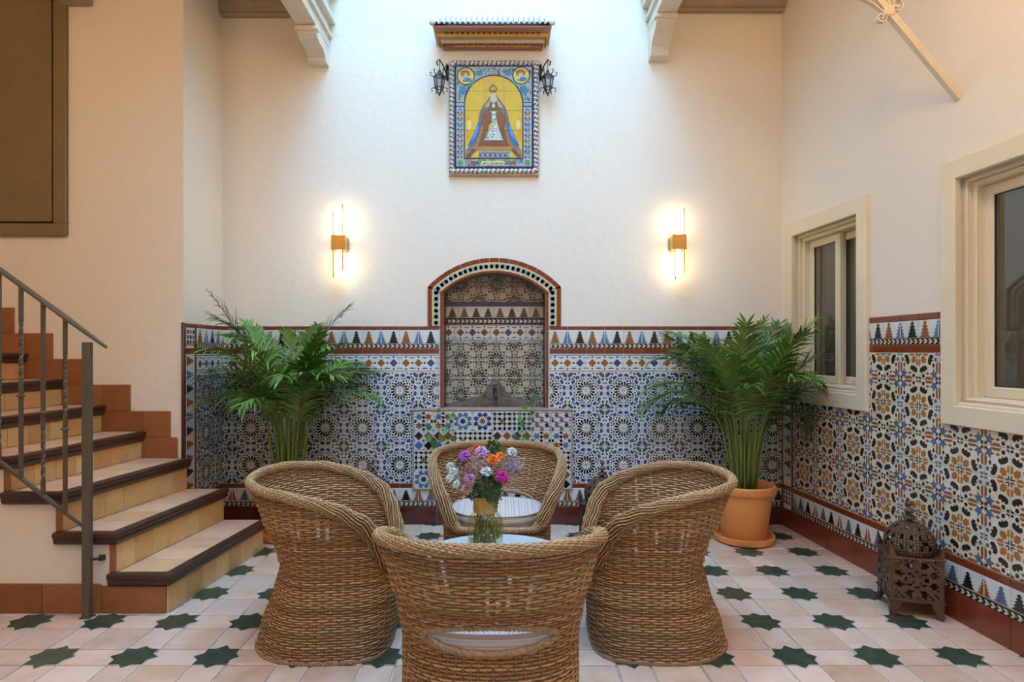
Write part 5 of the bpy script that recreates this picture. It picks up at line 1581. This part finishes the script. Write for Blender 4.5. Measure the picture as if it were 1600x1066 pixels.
for px, py, s, c in ((673, 671, .055, 0), (700, 672, .055, 0), (668, 690, .06, 1), (682, 693, .07, 1), (694, 690, .07, 2), (704, 688, .065, 2), (676, 701, .06, 1), (690, 703, .06, 2), (712, 652, .05, 2), (685, 645, .04, 2),
                     (832, 627, .06, 0), (816, 640, .055, 2), (806, 688, .075, 0), (826, 690, .06, 1), (818, 668, .05, 1), (845, 702, .05, 2), (812, 660, .045, 1), (834, 648, .04, 2)):
    col = [(.16, .38, .22), (.11, .27, .07), (.22, .40, .08)][c]
    m = MB(); h = heart(s); mid = [(0, y, .012 * math.sin(y / s)) for x, y in h]
    for sd in (0, 1):
        hp = [(x, y, .010 * math.sin(y / s * 2)) for x, y in (h[:5] if sd == 0 else [h[4]] + h[5:] + [h[0]])]
        m.poly(hp, tuple(v * r3.uniform(.8, 1.15) for v in col))
    o = m.obj('leaf', 'leaf', pv)
    o.location = pt(px, py, 4.79); o.rotation_euler = (math.radians(r3.uniform(60, 120)), r3.uniform(-1.2, 1.2), r3.uniform(-.5, .5))
finish(pv)

# ------------------------------------------------------------------ out-of-frame globe pendants added as warm fill light
def pendant(X, Y, z, lab):
    r = thing('fill_pendant', lab, 'fill lamp', (X, Y, CZ), group='added warm fill lamps')
    m = MB(); m.tube([(0, 0, -.001), (0, 0, z - CZ + .12)], .006, 6); m.lathe([(.05, -.001), (.05, -.02), (.01, -.03)], 16); m.obj('cord', 'iron_black', r)
    m = MB(); m.lathe([(.12 * math.sin(PI * i / 12) + .0005, z - CZ - .12 * math.cos(PI * i / 12)) for i in range(13)], 20); m.obj('globe', 'fill_globe', r, True)
pendant(-2.7, 1.7, 3.3, 'unseen globe over the stair gallery, added as warm fill')
pendant(1.30, 2.0, 3.45, 'unseen globe over the window gallery, added as warm fill')

# ------------------------------------------------------------------ small water valve on the tiled wall by the palm
vv = thing('wall_valve', 'small chrome water valve on the tiled wall beside the palm by the stairs', 'valve', (-2.02, YB - .009, .63))
m = MB(); m.tube([(0, 0, 0), (0, -.03, 0)], .022, 14); m.tube([(0, -.028, 0), (0, -.062, 0)], .010, 10); m.obj('valve_body', 'chrome', vv, True, 40)
m = MB(); m.tube([(-.028, -.062, .004), (.028, -.062, -.004)], .008, 8); m.tube([(0, -.05, 0), (0, -.075, 0)], .012, 10); m.obj('handle', 'chrome', vv, True, 40)
pendant(-1.60, .45, 3.35, 'unseen globe nearest the camera on the stair side, added as warm fill')  # added to warm the floor and chairs
pendant(1.45, .45, 3.35, 'unseen globe nearest the camera on the window side, added as warm fill')
